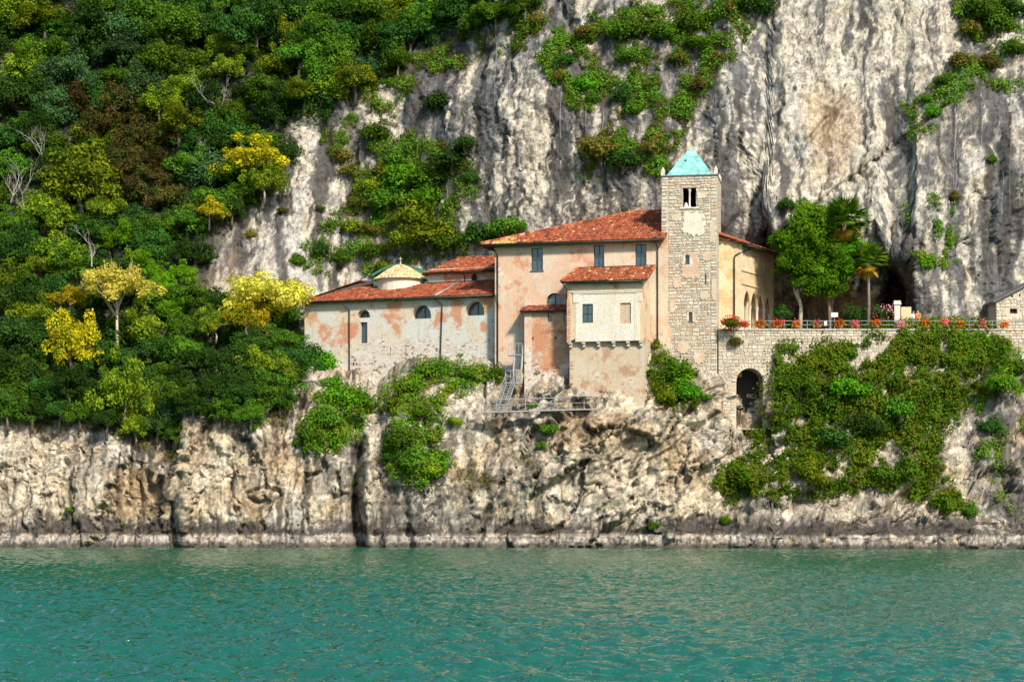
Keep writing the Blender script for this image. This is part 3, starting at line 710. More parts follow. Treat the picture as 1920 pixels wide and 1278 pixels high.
def tile_roof(name, parent, poly, eave0, eave1, mat='tile', tw=0.25, tl=0.42, slab=0.10, slope_mats=None, seed=1, fascia=True):
    """clay-tile slope: boards below (part), tiles above as real half-pipes; the tiles are too small to pick apart"""
    rg = random.Random(seed)
    e0, e1 = Vector(eave0), Vector(eave1)
    u = (e1 - e0).normalized()
    nn = Vector((0, 0, 0)); P_ = [Vector(p) for p in poly]
    for i in range(len(P_)): nn += P_[i].cross(P_[(i + 1) % len(P_)])
    nn.normalize()
    if nn.z < 0: nn = -nn
    v = nn.cross(u).normalized()
    if v.z < 0: v = -v
    pl = [((p - e0).dot(u), (p - e0).dot(v)) for p in P_]
    mb = MB(); k = len(P_)
    top = [p - nn * 0.03 for p in P_]; bot = [p - nn * (0.03 + slab) for p in P_]
    mb.add(top + bot, [tuple(range(k)), tuple(range(2 * k - 1, k - 1, -1))] + [(i, (i + 1) % k, k + (i + 1) % k, k + i) for i in range(k)])
    base = mb.build(name, M['wood'], parent)
    us = [a for a, _ in pl]; vs = [b_ for _, b_ in pl]
    tb = MB(); SEG = 4; xs = []
    i0 = int(math.floor(min(us) / tw)); i1 = int(math.ceil(max(us) / tw)); j1 = int(math.ceil(max(vs) / tl))
    cu, cv, ok_ = [], [], None
    for i in range(i0, i1 + 1):
        for j in range(-1, j1 + 1): cu.append((i + 0.5) * tw); cv.append((j + 0.35) * tl)
    ins = in_poly(np.array(cu), np.array(cv), pl)
    for a, b_, s_ in zip(cu, cv, ins):
        if not s_: continue
        da = rg.uniform(-0.018, 0.018); lift = rg.uniform(0, 0.016); tint = min(1, max(0, rg.gauss(0.5, 0.2)))
        mi = slope_mats(a, b_, rg) if slope_mats else 0
        ring = []
        for e, rr_, zz_ in ((-0.58 * tl, tw * 0.52, 0.035), (0.5 * tl, tw * 0.43, 0.0)):
            for s in range(SEG + 1):
                an = math.pi * s / SEG
                ring.append(e0 + u * (a + da + rr_ * math.cos(an)) + v * (b_ + e) + nn * (zz_ + lift + rr_ * 0.62 * math.sin(an)))
        tb.add(ring, [(s, s + 1, SEG + 1 + s + 1, SEG + 1 + s) for s in range(SEG)] + [tuple(range(SEG, -1, -1))], mi, tint)
    ms = [M[x] for x in (mat if isinstance(mat, (list, tuple)) else [mat])]
    t = tb.build('roof_tile_covering', ms, base, kind='stuff')
    return base
def ridge_caps(parent, a, b_, mat='tile', r=0.16, L=0.45):
    a, b_ = Vector(a), Vector(b_); n_ = max(1, int((b_ - a).length / L)); mb = MB()
    for i in range(n_):
        p0 = a + (b_ - a) * (i / n_); p1 = a + (b_ - a) * ((i + 1.08) / n_)
        mb.tube([p0 + Vector((0, 0, 0.02)), p1 + Vector((0, 0, 0.05))], [r, r * 0.85], 8, tint=random.random())
    return mb.build('ridge_tile_run', M[mat], parent, kind='stuff')
def gutter(parent, a, b_, r=0.07):
    mb = MB(); mb.tube([a, b_], r, 8); return mb.build('gutter', M['pipe'], parent, smooth=True)

# a few shared rough blocks for masonry
def rough_block(seed):
    rg = random.Random(seed); mb = []
    x = [-.5, .5]; v = []
    for zz in (-.5, .5):
        for xx in (-.5, .5):
            v.append((xx * (1 + rg.uniform(-.12, .02)), 0.5, zz * (1 + rg.uniform(-.14, .02))))
            v.append((xx * (1 - rg.uniform(.06, .2)), -0.5 + rg.uniform(0, .25), zz * (1 - rg.uniform(.06, .24))))
    me = bpy.data.meshes.new('stone')
    # index: (z,x,front)
    B = lambda z, x_, f: (z * 2 + x_) * 2 + f
    f = [(B(0, 0, 1), B(0, 1, 1), B(1, 1, 1), B(1, 0, 1)), (B(0, 0, 0), B(0, 1, 0), B(0, 1, 1), B(0, 0, 1)), (B(1, 0, 1), B(1, 1, 1), B(1, 1, 0), B(1, 0, 0)),
         (B(0, 0, 0), B(0, 0, 1), B(1, 0, 1), B(1, 0, 0)), (B(0, 1, 1), B(0, 1, 0), B(1, 1, 0), B(1, 1, 1))]
    me.from_pydata(v, [], f)
    a = me.attributes.new('tint', 'FLOAT', 'FACE'); a.data.foreach_set('value', [0.0] * len(f))
    return me, v, f
BLOCKS = [rough_block(900 + i) for i in range(8)]
for bm_ in BLOCKS: bm_[0].materials.append(M['stoneR'])
def masonry(parent, fr, cells, keep=280, m_one='stoneR', m_many='stone', name='stone', depth=0.16, proud=0.035, seed=3):
    """cells: (x0,x1,z0,z1) of stones on a facade; the largest become parts, the rest one joined part"""
    rg = random.Random(seed)
    cells = sorted(cells, key=lambda c: -(c[1] - c[0]) * (c[3] - c[2])); pl = wloc(parent)
    ang = math.atan2(fr.t.y, fr.t.x); rest = MB()
    for k, (x0, x1, z0, z1) in enumerate(cells):
        w, h = x1 - x0 - 0.035, z1 - z0 - 0.03; pr = rg.uniform(0.3, 1.0) * proud
        c = fr.W((x0 + x1) / 2, depth / 2 - pr, (z0 + z1) / 2)
        me, v, f = BLOCKS[rg.randrange(8)]
        if k < keep:
            o = link(name, me, parent, c - pl, (0, 0, ang), (w, depth, h), M[m_one])
        else:
            ca_, sa_ = fr.t, fr.n; t = rg.random()
            rest.add([c + ca_ * (q_[0] * w) + sa_ * (q_[1] * depth) + Vector((0, 0, q_[2] * h)) for q_ in v], f, 0, t)
    if rest.v: rest.build('small_stonework', M[m_many], parent, kind='stuff')
def courses(x0, x1, z0, z1, seed, hmin=0.18, hmax=0.36, wmin=0.22, wmax=0.75, quoin=0.0):
    """uncoursed rubble: bands cut into stones, many stones split again so the beds do not run through"""
    rg = random.Random(seed); out = []; z = z0; k = 0
    def cut(a, b_, c, d, lvl):
        w, h = b_ - a, d - c
        if h > hmax * 1.25 or (lvl < 2 and h > hmin * 2 and rg.random() < .6):
            m_ = c + h * rg.uniform(.36, .64); sl_ = 0
            cut(a, b_, c, m_, lvl + 1); cut(a, b_, m_, d, lvl + 1); return
        if w > wmax or (w > wmin * 2.2 and rg.random() < .35):
            m_ = a + w * rg.uniform(.35, .65); cut(a, m_, c, d, lvl + 1); cut(m_, b_, c, d, lvl + 1); return
        out.append((a, b_, c, d))
    while z < z1 - 0.08:
        h = min(rg.uniform(hmax * 1.2, hmax * 2.2), z1 - z); a, b_ = x0, x1
        if quoin:
            zz = z; j = 0
            while zz < z + h - .05:
                hh = min(rg.uniform(hmin * 1.2, hmax * 1.1), z + h - zz)
                if z + h - zz - hh < .1: hh = z + h - zz
                ql = quoin * rg.uniform(.85, 1.0) * (1.0 if j % 2 else .8); out.append((x0, x0 + ql, zz, zz + hh)); qr = quoin * rg.uniform(.85, 1.0); out.append((x1 - qr, x1, zz, zz + hh)); zz += hh; j += 1
            a += quoin; b_ -= quoin
        x = a
        while x < b_ - 0.05:
            w = min(rg.uniform(wmin * 2, wmax * 1.8), b_ - x)
            if b_ - x - w < wmin: w = b_ - x
            cut(x, x + w, z, z + h, 0); x += w
        z += h; k += 1
    return out

# ------------------------------------------------------------------ church: long low nave, dome and raised choir
CH = Fr(933, 7.6, 22)
cx0 = CH.loc(571, 640)[0]; cz1 = CH.loc(760, 557)[1]; cx1 = 0.6
church = empty('church', CH.W(cx0 / 2, 0, 12), 'long low plastered church with red tile roof, small dome and arched windows', 'church')
mb = MB(); holes = []
def church_arch(pxa, pxb, pyt, pyb):
    x0, zb = CH.loc(pxa, pyb); x1, _ = CH.loc(pxb, pyb); r = (x1 - x0) / 2; zt = CH.loc((pxa + pxb) / 2, pyt)[1]
    return arch_hole(x0, x1, zb, max(zb + 0.05, zt - r))
AW = [church_arch(669, 694, 580, 596), church_arch(772, 808, 571, 598), church_arch(872, 908, 564, 592)]
RW = rect_hole(CH, 676, 689, 604, 643)
VENT = rect_hole(CH, 661, 664, 679, 686)
SL = [rect_hole(CH, a, a + 1.6, b_, b_ + 17) for a, b_ in ((731, 650), (760, 652))]
mb = MB(); facade(mb, CH, [(cx0, 9.0), (cx1, 9.0), (cx1, cz1 + 0.1), (cx0, cz1 + 0.1)], AW + [RW, VENT] + SL, 0.85)
shell(mb, CH, cx0, cx1, 0, 9.5, 9.0, cz1 + 0.1)
mb.build('wall', M['church'], church)
for h in AW: arch_glass(CH, h, church, 0.85)
window(CH, RW, church, 0.35, 1, 1, 0.06, 'narrow_window')
for h in [VENT] + SL:
    k = MB(); lbox(k, CH, h[0][0], h[1][0], 0.3, 0.32, h[0][1], h[2][1]); k.build('vent_slit', M['dark_room'], church)
# pale surround of the narrow window
k = MB(); x0, z0 = RW[0]; x1, z1 = RW[2]
for a in ((x0 - .12, x0, z0 - .12, z1 + .3), (x1, x1 + .12, z0 - .12, z1 + .3), (x0, x1, z1, z1 + .3), (x0, x1, z0 - .12, z0)):
    lbox(k, CH, a[0], a[1], -0.03, 0.05, a[2], a[3])
k.build('window_surround', M['marble'], church)
# front slope of the nave roof with a hip at the far end
ez = CH.loc(760, 558, -0.55)[1]; rise = 1.75; rd = 4.3
eL = CH.W(cx0 - 0.35, -0.55, ez); eR = CH.W(cx1, -0.55, ez); tR = CH.W(cx1, rd, ez + rise); tL = CH.W(cx0 + 3.6, rd, ez + rise)
def ch_m(a, b_, rg): return 1 if rg.random() < 0.10 else 0
rf = tile_roof('roof', church, [eL, eR, tR, tL], eL, eR, ['tile', 'tile_dk'], slope_mats=ch_m, seed=5)
gutter(rf, eL - Vector((0, 0, .10)) - CH.n * 0.06, eR - Vector((0, 0, .10)) - CH.n * 0.06)
# raised roof over the apse at the far end
a0 = CH.W(cx0 - 0.9, 1.6, ez + 0.42); a1 = CH.W(cx0 + 3.6, rd - 0.3, ez + rise + 0.30); a2 = CH.W(cx0 + 3.9, rd + 3.5, ez + rise + 1.1); a3 = CH.W(cx0 - 0.9, rd + 3.0, ez + 0.42)
ar_ = tile_roof('apse_roof', church, [a0, a1, a2, a3], a3, a0, ['tile', 'tile_dk'], slope_mats=ch_m, seed=6, slab=0.28)
k = MB(); k.hexa([CH.W(cx0, 1.2, ez - .4), CH.W(cx0 + 3.7, 1.2, ez - .4), CH.W(cx0 + 3.7, 9, ez - .4), CH.W(cx0, 9, ez - .4), CH.W(cx0, 2.0, ez + .2), CH.W(cx0 + 3.5, rd + .1, ez + rise), CH.W(cx0 + 3.5, 9, ez + rise), CH.W(cx0, 9, ez + .2)])
k.build('apse_wall', M['church'], church)
# drum and dome
dx = CH.loc(751, 530, 4.6)[0]; dc = CH.W(dx, 4.6, 0)
zdb = ez + 0.3; zdt = CH.loc(751, 521, 2.6)[1]; dr = 2.18
k = MB(); k.lathe((dc.x, dc.y, 0), [(dr, zdb), (dr, zdt - 0.12), (dr + 0.10, zdt - 0.10), (dr + 0.12, zdt)], 24); k.build('drum', M['white'], church)
zda = CH.loc(751, 497, 4.6)[1]
k = MB(); nseg, nrow = 40, 9
rgd = random.Random(3)
for j in range(nrow):
    t0, t1 = j / nrow, (j + 1.12) / nrow
    def prof(t): t = min(t, 1.0); return (dr + 0.28) * (1 - t) ** 0.82 + 0.03, zdt + (zda - zdt) * (1 - (1 - t) ** 1.18)
    (r0, z0), (r1, z1) = prof(t0), prof(t1); m_ = max(10, int(nseg * (1 - t0 * 0.75)))
    for i in range(m_):
        a0_ = 2 * math.pi * i / m_; a1_ = 2 * math.pi * (i + 0.94) / m_; am_ = (a0_ + a1_) / 2
        q_ = lambda r, a, z: Vector((dc.x + r * math.cos(a), dc.y + r * math.sin(a), z))
        k.add([q_(r0, a0_, z0 + .02), q_(r0 + .03, am_, z0 + .10), q_(r0, a1_, z0 + .02), q_(r1, a0_, z1), q_(r1 + .03, am_, z1 + .06), q_(r1, a1_, z1)],
              [(0, 1, 4, 3), (1, 2, 5, 4), (0, 2, 1)], 0, rgd.random())
k.build('dome_tile_covering', M['tile_d'], church, kind='stuff')
k = MB(); k.lathe((dc.x, dc.y, 0), [(dr + 0.2, zdt - 0.01), (dr * 0.9, zdt + .25), (dr * 0.5, zdt + (zda - zdt) * 0.55), (0.02, zda - .05)], 24); k.build('dome', M['wood'], church)
k = MB(); top = Vector((dc.x, dc.y, zda)); k.lathe((dc.x, dc.y, zda - 0.1), [(0.14, 0), (0.16, .1), (0.05, .2), (0.10, .32), (0.03, .4)], 8)
k.tube([top + Vector((0, 0, .2)), top + Vector((0, 0, .78))], 0.03, 6); k.tube([top + Vector((-.16, 0, .58)), top + Vector((.16, 0, .58))], 0.03, 6)
k.build('finial_cross', M['marble'], church)
# green copper vault behind the dome
k = MB(); dxd = dx; dx = CH.loc(747, 500, 6.4)[0]; R0 = CH.loc(799, 515, 7.0)[0] - dx; zv = CH.loc(751, 513, 7.0)[1]; zt_ = CH.loc(751, 495, 7.0)[1]
pts = [(-R0 * 1.04 + 2 * R0 * 1.04 * i / 14) for i in range(15)]
hf = lambda x: zv + (zt_ - zv) * (1 - abs(x / (R0 * 1.04)) ** 1.5)
for i in range(14):
    a, b_ = pts[i], pts[i + 1]
    k.hexa([CH.W(dx + a, 6.2, hf(a) - .25), CH.W(dx + b_, 6.2, hf(b_) - .25), CH.W(dx + b_, 9.2, hf(b_) - .25), CH.W(dx + a, 9.2, hf(a) - .25),
            CH.W(dx + a, 6.2, hf(a)), CH.W(dx + b_, 6.2, hf(b_)), CH.W(dx + b_, 9.2, hf(b_)), CH.W(dx + a, 9.2, hf(a))])
for a, b_ in ((-R0 * 1.0, R0 * 1.0),):
    lbox(k, CH, dx + a, dx + b_, 6.4, 9.1, zdb, zv - .2)
k.build('copper_vault', M['copper_dk'], church); dx = dxd
# raised choir with its own roof and round window
NV = CH.sub(rd - 0.05)
nx0, nzt = NV.loc(803, 509); nx1 = NV.loc(934, 505)[0]
OC = NV.loc(889, 521); orad = 0.30
och = [(OC[0] + orad * math.cos(2 * math.pi * i / 14), OC[1] + 0.42 * math.sin(2 * math.pi * i / 14)) for i in range(14)]
k = MB(); facade(k, NV, [(nx0, ez), (nx1, ez), (nx1, nzt + .2), (nx0, nzt + .2)], [och], 0.4); shell(k, NV, nx0, nx1, 0, 6, ez, nzt + .2); k.build('choir_wall', M['church'], church)
k = MB(); k.add([NV.W(x, 0.38, z) for x, z in och], [tuple(range(14))]); k.build('round_window', M['dark_room'], church)
ne = NV.loc(860, 508.5, -0.5)[1]
b0 = NV.W(nx0 - 0.35, -0.5, ne); b1 = NV.W(nx1 + 0.1, -0.5, ne); b2 = NV.W(nx1 + 0.1, 3.3, ne + 1.65); b3 = NV.W(nx0 + 1.5, 3.3, ne + 1.65)
cr = tile_roof('choir_roof', church, [b0, b1, b2, b3], b0, b1, ['tile', 'tile_dk'], slope_mats=ch_m, seed=8)
gutter(cr, b0 - Vector((0, 0, .09)), b1 - Vector((0, 0, .09)), 0.06)
b5 = NV.W(nx0 - 0.35, 7, ne); tile_roof('choir_hip_roof', church, [b5, b0, b3], b5, b0, ['tile'], seed=9)
ridge_caps(cr, b3, b2)
k = MB(); lbox(k, NV, nx0 - .1, nx1, -0.10, 0.02, ez + rise - 0.1, ez + rise + .12); k.build('flashing', M['pipe'], church)
# pipes
def P_on(fr, px, py, off): x, z = fr.loc(px, py, off); return fr.W(x, off, z)
downpipe([P_on(CH, 645, 569, -.5), P_on(CH, 645, 573, -.45), P_on(CH, 654, 580, -.1), P_on(CH, 655, 585, -.1), P_on(CH, 655, 722, -.1)], church)
downpipe([P_on(CH, 816, 557, -.5), P_on(CH, 818, 563, -.45), P_on(CH, 829, 571, -.1), P_on(CH, 829, 576, -.1), P_on(CH, 825, 690, -.1)], church)
x_, z_ = CH.loc(858, 537, rd - .6)
k = MB(); k.tube([P_on(CH, 816, 556, -.6) + Vector((0, 0, .12)), CH.W(x_, rd - .6, ez + (rd - .05) / (rd + .55) * rise + .12)], 0.09, 8); k.build('roof_gutter', M['steel'], church, smooth=True)
x_, z_ = NV.loc(872, 520)
downpipe([NV.W(x_, -.4, ne - .1), NV.W(x_, -.08, ne - .5), NV.W(x_, -.08, ez + rise)], church, 0.045)

# ------------------------------------------------------------------ convent house
HO = Fr(928, 6.6, 15)
hx1 = HO.loc(1250, 600)[0]; hz1 = HO.loc(1080, 452)[1]
house = empty('convent_house', HO.W(hx1 / 2, 0, 12), 'tall salmon plastered convent house with red tile hip roof beside the bell tower', 'house')
W1 = rect_hole(HO, 996, 1018, 465, 507); W2 = rect_hole(HO, 1113, 1133, 460, 502); W3 = rect_hole(HO, 1191, 1212, 458, 500)
xa, zb = HO.loc(1024, 573); xb, _ = HO.loc(1055, 573); zt = HO.loc(1040, 549)[1]
HA = arch_hole(xa, xb, zb - 0.5, zt - (xb - xa) / 2)
mb = MB(); facade(mb, HO, [(0, 10), (hx1, 10), (hx1, hz1 + .1), (0, hz1 + .1)], [W1, W2, W3, HA], 0.45); shell(mb, HO, 0, hx1, 0, 10, 10, hz1 + .1)
mb.build('wall', M['house'], house)
for h in (W1, W2, W3): w_ = window(HO, h, house, 0.28); sill(HO, h, house, M['slate'])
arch_glass(HO, HA, house, 0.45)
he = HO.loc(1080, 452, -.75)[1]
lx_ = HO.loc(901, 457, -.75)[0]; rx_ = HO.loc(1244, 444, -.75)[0] + 0.1
rz = he + 3.35; rdp = 6.2; kx = HO.loc(1192, 394, rdp)[0]
r0 = HO.W(lx_, -.75, he); r1 = HO.W(rx_, -.75, he); r2 = HO.W(rx_ + 0.0, rdp, rz); r3 = HO.W(kx, rdp, rz); r4 = HO.W(lx_, 13.0, he)
def ho_m(a, b_, rg):
    L_ = (r1 - r0).length
    if a < 1.6 + 2.8 * (1 - b_ / 3.0) * rg.random() * 0.9 + 0.4 and rg.random() < 0.85: return 1
    x = rg.random()
    return 2 if x < 0.12 else (1 if x < 0.14 else 0)
hr = tile_roof('roof', house, [r0, r1, r2, r3], r0, r1, ['tile', 'tile_y', 'tile_dk'], slope_mats=ho_m, seed=12)
tile_roof('roof_hip', house, [r4, r0, r3], r4, r0, ['tile_y', 'tile'], slope_mats=lambda a, b_, g: int(g.random() < .3), seed=13)
ridge_caps(hr, r0 + Vector((0, 0, .05)), r3 + Vector((0, 0, .05)), 'tile'); ridge_caps(hr, r3, r2, 'tile')
gutter(hr, r0 - Vector((0, 0, .11)) - HO.n * .05, r1 - Vector((0, 0, .11)) - HO.n * .05)
k = MB(); i = 0.0
while i < rx_ - lx_: lbox(k, HO, lx_ + i, lx_ + i + .12, -.68, -.02, he - .02, he + .10); i += 0.6
k.build('rafter_row', M['wood'], house, kind='stuff')
downpipe([P_on(HO, 1229, 452, -.7), P_on(HO, 1229, 455, -.6), P_on(HO, 1233, 463, -.1), P_on(HO, 1233, 470, -.1), P_on(HO, 1233, 652, -.1)], house)
downpipe([P_on(HO, 927, 465, -.6), P_on(HO, 928, 470, -.4), P_on(HO, 933, 480, -.08), P_on(HO, 933, 690, -.08)], house, 0.065)
downpipe([P_on(HO, 932, 546, -.3), P_on(HO, 932, 552, -.25), P_on(HO, 934, 575, -.1)], house, 0.05)
# bared corner stones at the left edge
rgq = random.Random(4)
cz = HO.loc(935, 560)[1]
for pyc in list(range(500, 560, 9)) + [545, 478, 585]:
    x0, z0 = HO.loc(930, pyc + 8); wq = rgq.uniform(0.35, 0.85)
    o = link('quoin_stone', BLOCKS[rgq.randrange(8)][0], house, HO.W(x0 + wq / 2, 0.06, z0 + .17) - wloc(house), (0, 0, math.atan2(HO.t.y, HO.t.x)), (wq, 0.15, 0.34), M['quoin'])

# projecting annex with little dark roof
AN = HO.sub(-1.35)
ax0 = AN.loc(984, 650)[0]; ax1 = AN.loc(1068, 650)[0]; az1 = AN.loc(1025, 583)[1]
AN1 = rect_hole(AN, 1027, 1035, 586, 603); AN2 = rect_hole(AN, 1056.5, 1063, 589, 603)
H1 = rect_hole(AN, 997.5, 1000.5, 632, 636); H2 = rect_hole(AN, 1040, 1044, 631, 635.5)
mb = MB(); facade(mb, AN, [(ax0, 9), (ax1, 9), (ax1, az1), (ax0, az1)], [AN1, AN2, H1, H2], 0.3); shell(mb, AN, ax0, ax1, 0, 1.6, 9, az1); mb.build('annex_wall', M['annex'], house)
window(AN, AN1, house, 0.2, 1, 1, 0.04, 'annex_window'); window(AN, AN2, house, 0.2, 1, 1, 0.04, 'annex_window')
for h in (H1, H2):
    k = MB(); lbox(k, AN, h[0][0], h[1][0], 0.22, 0.25, h[0][1], h[2][1]); k.build('vent_opening', M['dark_room'], house)
k = MB(); lbox(k, AN, ax0 - .02, ax0 + .62, -0.06, 0.0, 9.0, az1 - .02); k.build('lit_corner_strip', M['house'], house)  # paler raised strip paints the light on the annex's left corner
s0 = AN.W(ax0 - .35, -.45, az1 + .02); s1 = AN.W(ax1 - .1, -.45, az1 + .02); s2 = AN.W(ax1 - .1, 1.32, az1 + .62); s3 = AN.W(ax0 - .2, 1.32, az1 + .62)
an_r = tile_roof('annex_roof', house, [s0, s1, s2, s3], s0, s1, ['tile_dk', 'tile'], slope_mats=lambda a, b_, g: int(g.random() < .3), seed=14)
# bay with limewashed panel on arched corbels
BA = HO.sub(-3.3)
bx0 = BA.loc(1063, 600)[0]; bx1 = BA.loc(1205, 600)[0]; bzt = BA.loc(1130, 527)[1]; bzb = BA.loc(1130, 641)[1]
bay = house
BW = rect_hole(BA, 1092, 1112, 570, 605); BN = rect_hole(BA, 1163, 1183, 568, 606)
cxs = [BA.loc(a, 640)[0] for a in (1066, 1094, 1122, 1150, 1177, 1204)]
ARC = []
zc0 = BA.loc(1130, 649)[1]
outer = [(bx0, bzb)]
for a, b_ in zip(cxs[:-1], cxs[1:]):
    outer += [(a + .16, bzb)]
    for i in range(1, 8):
        an_ = math.pi * (1 - i / 8); outer.append(((a + b_) / 2 + ((b_ - a) / 2 - .16) * math.cos(an_), bzb + 0.30 * math.sin(an_)))
    outer += [(b_ - .16, bzb)]
outer += [(bx1, bzb), (bx1, bzt + .1), (bx0, bzt + .1)]
mb = MB(); facade(mb, BA, outer, [BW, BN], 0.16); 
c_ = [(bx0, 0), (bx1, 0), (bx1, 3.25), (bx0, 3.25)]
mb.quad(BA.W(bx1, 0, bzb), BA.W(bx1, 3.25, bzb), BA.W(bx1, 3.25, bzt + .1), BA.W(bx1, 0, bzt + .1)); mb.quad(BA.W(bx0, 3.25, bzb), BA.W(bx0, 0, bzb), BA.W(bx0, 0, bzt + .1), BA.W(bx0, 3.25, bzt + .1))
mb.quad(BA.W(bx0, 0.45, bzb + .32), BA.W(bx1, 0.45, bzb + .32), BA.W(bx1, 0, bzb + .32), BA.W(bx0, 0, bzb + .32))
mb.build('bay_wall', M['baywall'], house)
window(BA, BW, house, 0.16, 2, 2, 0.05, 'bay_window')
k = MB(); lbox(k, BA, BN[0][0], BN[1][0], 0.10, 0.15, BN[0][1], BN[2][1]); k.build('blind_window', M['niche'], house)
# white limewashed panel around the two windows
px0, pz1 = BA.loc(1079, 552); px1, pz0 = BA.loc(1200, 638)
k = MB(); facade(k, BA, [(px0, pz0), (px1, pz0), (px1, pz1), (px0, pz1)], [[(x, z) for x, z in BW], [(x, z) for x, z in BN]], 0.05, 0, -0.035)
for a, b_ in (((px0, pz0), (px1, pz0)), ((px1, pz0), (px1, pz1)), ((px1, pz1), (px0, pz1)), ((px0, pz1), (px0, pz0))):
    k.quad(BA.W(a[0], -.035, a[1]), BA.W(b_[0], -.035, b_[1]), BA.W(b_[0], .01, b_[1]), BA.W(a[0], .01, a[1]))
k.build('limewashed_panel', M['white'], house)
k = MB(); x0, z0 = BA.loc(1075, 551.5); x1, z1 = BA.loc(1203, 545)
lbox(k, BA, x0, x1, -.10, 0.0, z0, z1); lbox(k, BA, x0 - .08, x1 + .08, -.14, 0.0, z1, z1 + .08)
for a, b_ in ((x0, x0 + .55), (x1 - .4, x1)): lbox(k, BA, a, b_, -.07, 0, z0 - .75, z0 - .005)
k.build('moulding', M['white'], house)
k = MB(); x0, z0 = BA.loc(1195, 640); lbox(k, BA, x0 - .2, x0, -.06, -.036, pz0, pz1 - .02); k.build('panel_strip', M['white'], house)
# brick strip on the bay's left edge
zz = bzb + .1; kk = 0
while zz < bzt - .4:
    wq = 0.34 if kk % 2 else 0.22
    link('brick', BLOCKS[kk % 8][0], house, BA.W(bx0 + wq / 2 + rgq.uniform(0, .05), 0.02, zz) - wloc(house), (0, 0, math.atan2(BA.t.y, BA.t.x)), (wq, 0.08, 0.10), M['brick']); zz += 0.135; kk += 1
# corbels, then the wall under the bay
LO = BA.sub(0.42)
for a in cxs[1:-1] + [cxs[0] + .14, cxs[-1] - .14]:
    k = MB(); lbox(k, BA, a - .14, a + .14, 0.02, .5, bzb - .12, bzb + .02); lbox(k, BA, a - .11, a + .11, 0.16, .5, bzb - .38, bzb - .121); k.build('corbel', M['marble'], house)
lx0 = LO.loc(1068, 690)[0]; lx1 = LO.loc(1208, 690)[0]
k = MB(); lbox(k, LO, lx0, lx1, 0, 3.2, 11.0, bzb + .33); k.build('bay_footing_wall', plaster('footing_plaster', (0.58, 0.47, 0.33), (0.60, 0.52, 0.40), (0.46, 0.28, 0.18), (0.42, 0.36, 0.30), 12.6, 33.0), house)
zz = 12.6; kk = 0
while zz < bzb - .3:
    wq = 0.36 if kk % 2 else 0.24
    link('brick', BLOCKS[kk % 8][0], house, LO.W(lx0 + wq / 2, 0.02, zz) - wloc(house), (0, 0, math.atan2(BA.t.y, BA.t.x)), (wq, 0.08, 0.11), M['brick' if rgq.random() < .5 else 'stoneR']); zz += 0.16; kk += 1
# bay roof
be = BA.loc(1130, 526, -.55)[1]
q0 = BA.W(BA.loc(1052, 527, -.55)[0], -.55, be); q1 = BA.W(BA.loc(1212, 522, -.55)[0], -.55, be)
q2 = BA.W(HO.loc(1229, 501, -.03)[0], 3.27, be + 1.55); q3 = BA.W(HO.loc(1083, 505, -.03)[0], 3.27, be + 1.55)
br = tile_roof('bay_roof', house, [q0, q1, q2, q3], q0, q1, ['tile', 'tile_dk', 'tile_y'], slope_mats=lambda a, b_, g: (2 if g.random() < .05 else int(g.random() < .12)), seed=15)
gutter(br, q0 - Vector((0, 0, .09)), q1 - Vector((0, 0, .09)), .065)
ridge_caps(br, q1 + Vector((0, 0, .04)), q2 + Vector((0, 0, .04)), r=.12); ridge_caps(br, q0 + Vector((0, 0, .04)), q3 + Vector((0, 0, .04)), r=.12)
k = MB(); k.tube([q3 + Vector((0, 0, .06)), q2 + Vector((0, 0, .06))], .07, 6); k.build('flashing', M['pipe'], br)
downpipe([P_on(BA, 1055, 528, -.5), P_on(BA, 1056, 532, -.4), P_on(BA, 1063, 543, -.05), P_on(BA, 1063, 560, -.05)], house, .045)

# ------------------------------------------------------------------ bell tower
TO = Fr(1240, 3.2, 10)
tx1 = TO.loc(1344.5, 500)[0]; tz1 = TO.loc(1292, 330)[1]; tz0 = 9.5
tower = empty('bell_tower', TO.W(tx1 / 2, 2.4, 12), 'square stone bell tower with pointed turquoise copper roof', 'tower')
BB = rect_hole(TO, 1280, 1305, 352, 388); T1 = rect_hole(TO, 1285, 1293, 478, 494.5); T2 = rect_hole(TO, 1291.5, 1298.5, 585, 602)
core = TO
mb = MB(); facade(mb, TO, [(0, tz0), (tx1, tz0), (tx1, tz1), (0, tz1)], [BB, T1, T2], 0.55, 0, 0.05)
mb.quad(TO.W(tx1, .05, tz0), TO.W(tx1, 4.8, tz0), TO.W(tx1, 4.8, tz1), TO.W(tx1, .05, tz1)); mb.quad(TO.W(0, 4.8, tz0), TO.W(0, .05, tz0), TO.W(0, .05, tz1), TO.W(0, 4.8, tz1)); mb.quad(TO.W(tx1, 4.8, tz0), TO.W(0, 4.8, tz0), TO.W(0, 4.8, tz1), TO.W(tx1, 4.8, tz1))
mb.quad(TO.W(0, .05, tz1 - .01), TO.W(tx1, .05, tz1 - .01), TO.W(tx1, 4.8, tz1 - .01), TO.W(0, 4.8, tz1 - .01))
mb.build('masonry_core', M['core'], tower)
def ov(c, r, m_=0.02): return not (c[1] < r[0][0] + m_ or c[0] > r[1][0] - m_ or c[3] < r[0][1] + m_ or c[2] > r[2][1] - m_)
PATCH = [rect_hole(TO, 1279, 1321, 398, 441), rect_hole(TO, 1278, 1311, 476, 522), rect_hole(TO, 1287, 1303, 583, 604)] + [rect_hole(TO, a, a + w_, b_, b_ + h_) for a, w_, b_, h_ in ((1243, 10, 470, 52), (1246, 14, 610, 60), (1330, 12, 410, 46), (1334, 9, 520, 44), (1262, 16, 520, 20), (1312, 18, 545, 16), (1258, 20, 400, 14), (1318, 16, 470, 20), (1270, 22, 640, 22), (1306, 20, 360, 12), (1300, 22, 655, 26), (1255, 12, 560, 26))]
cells = []
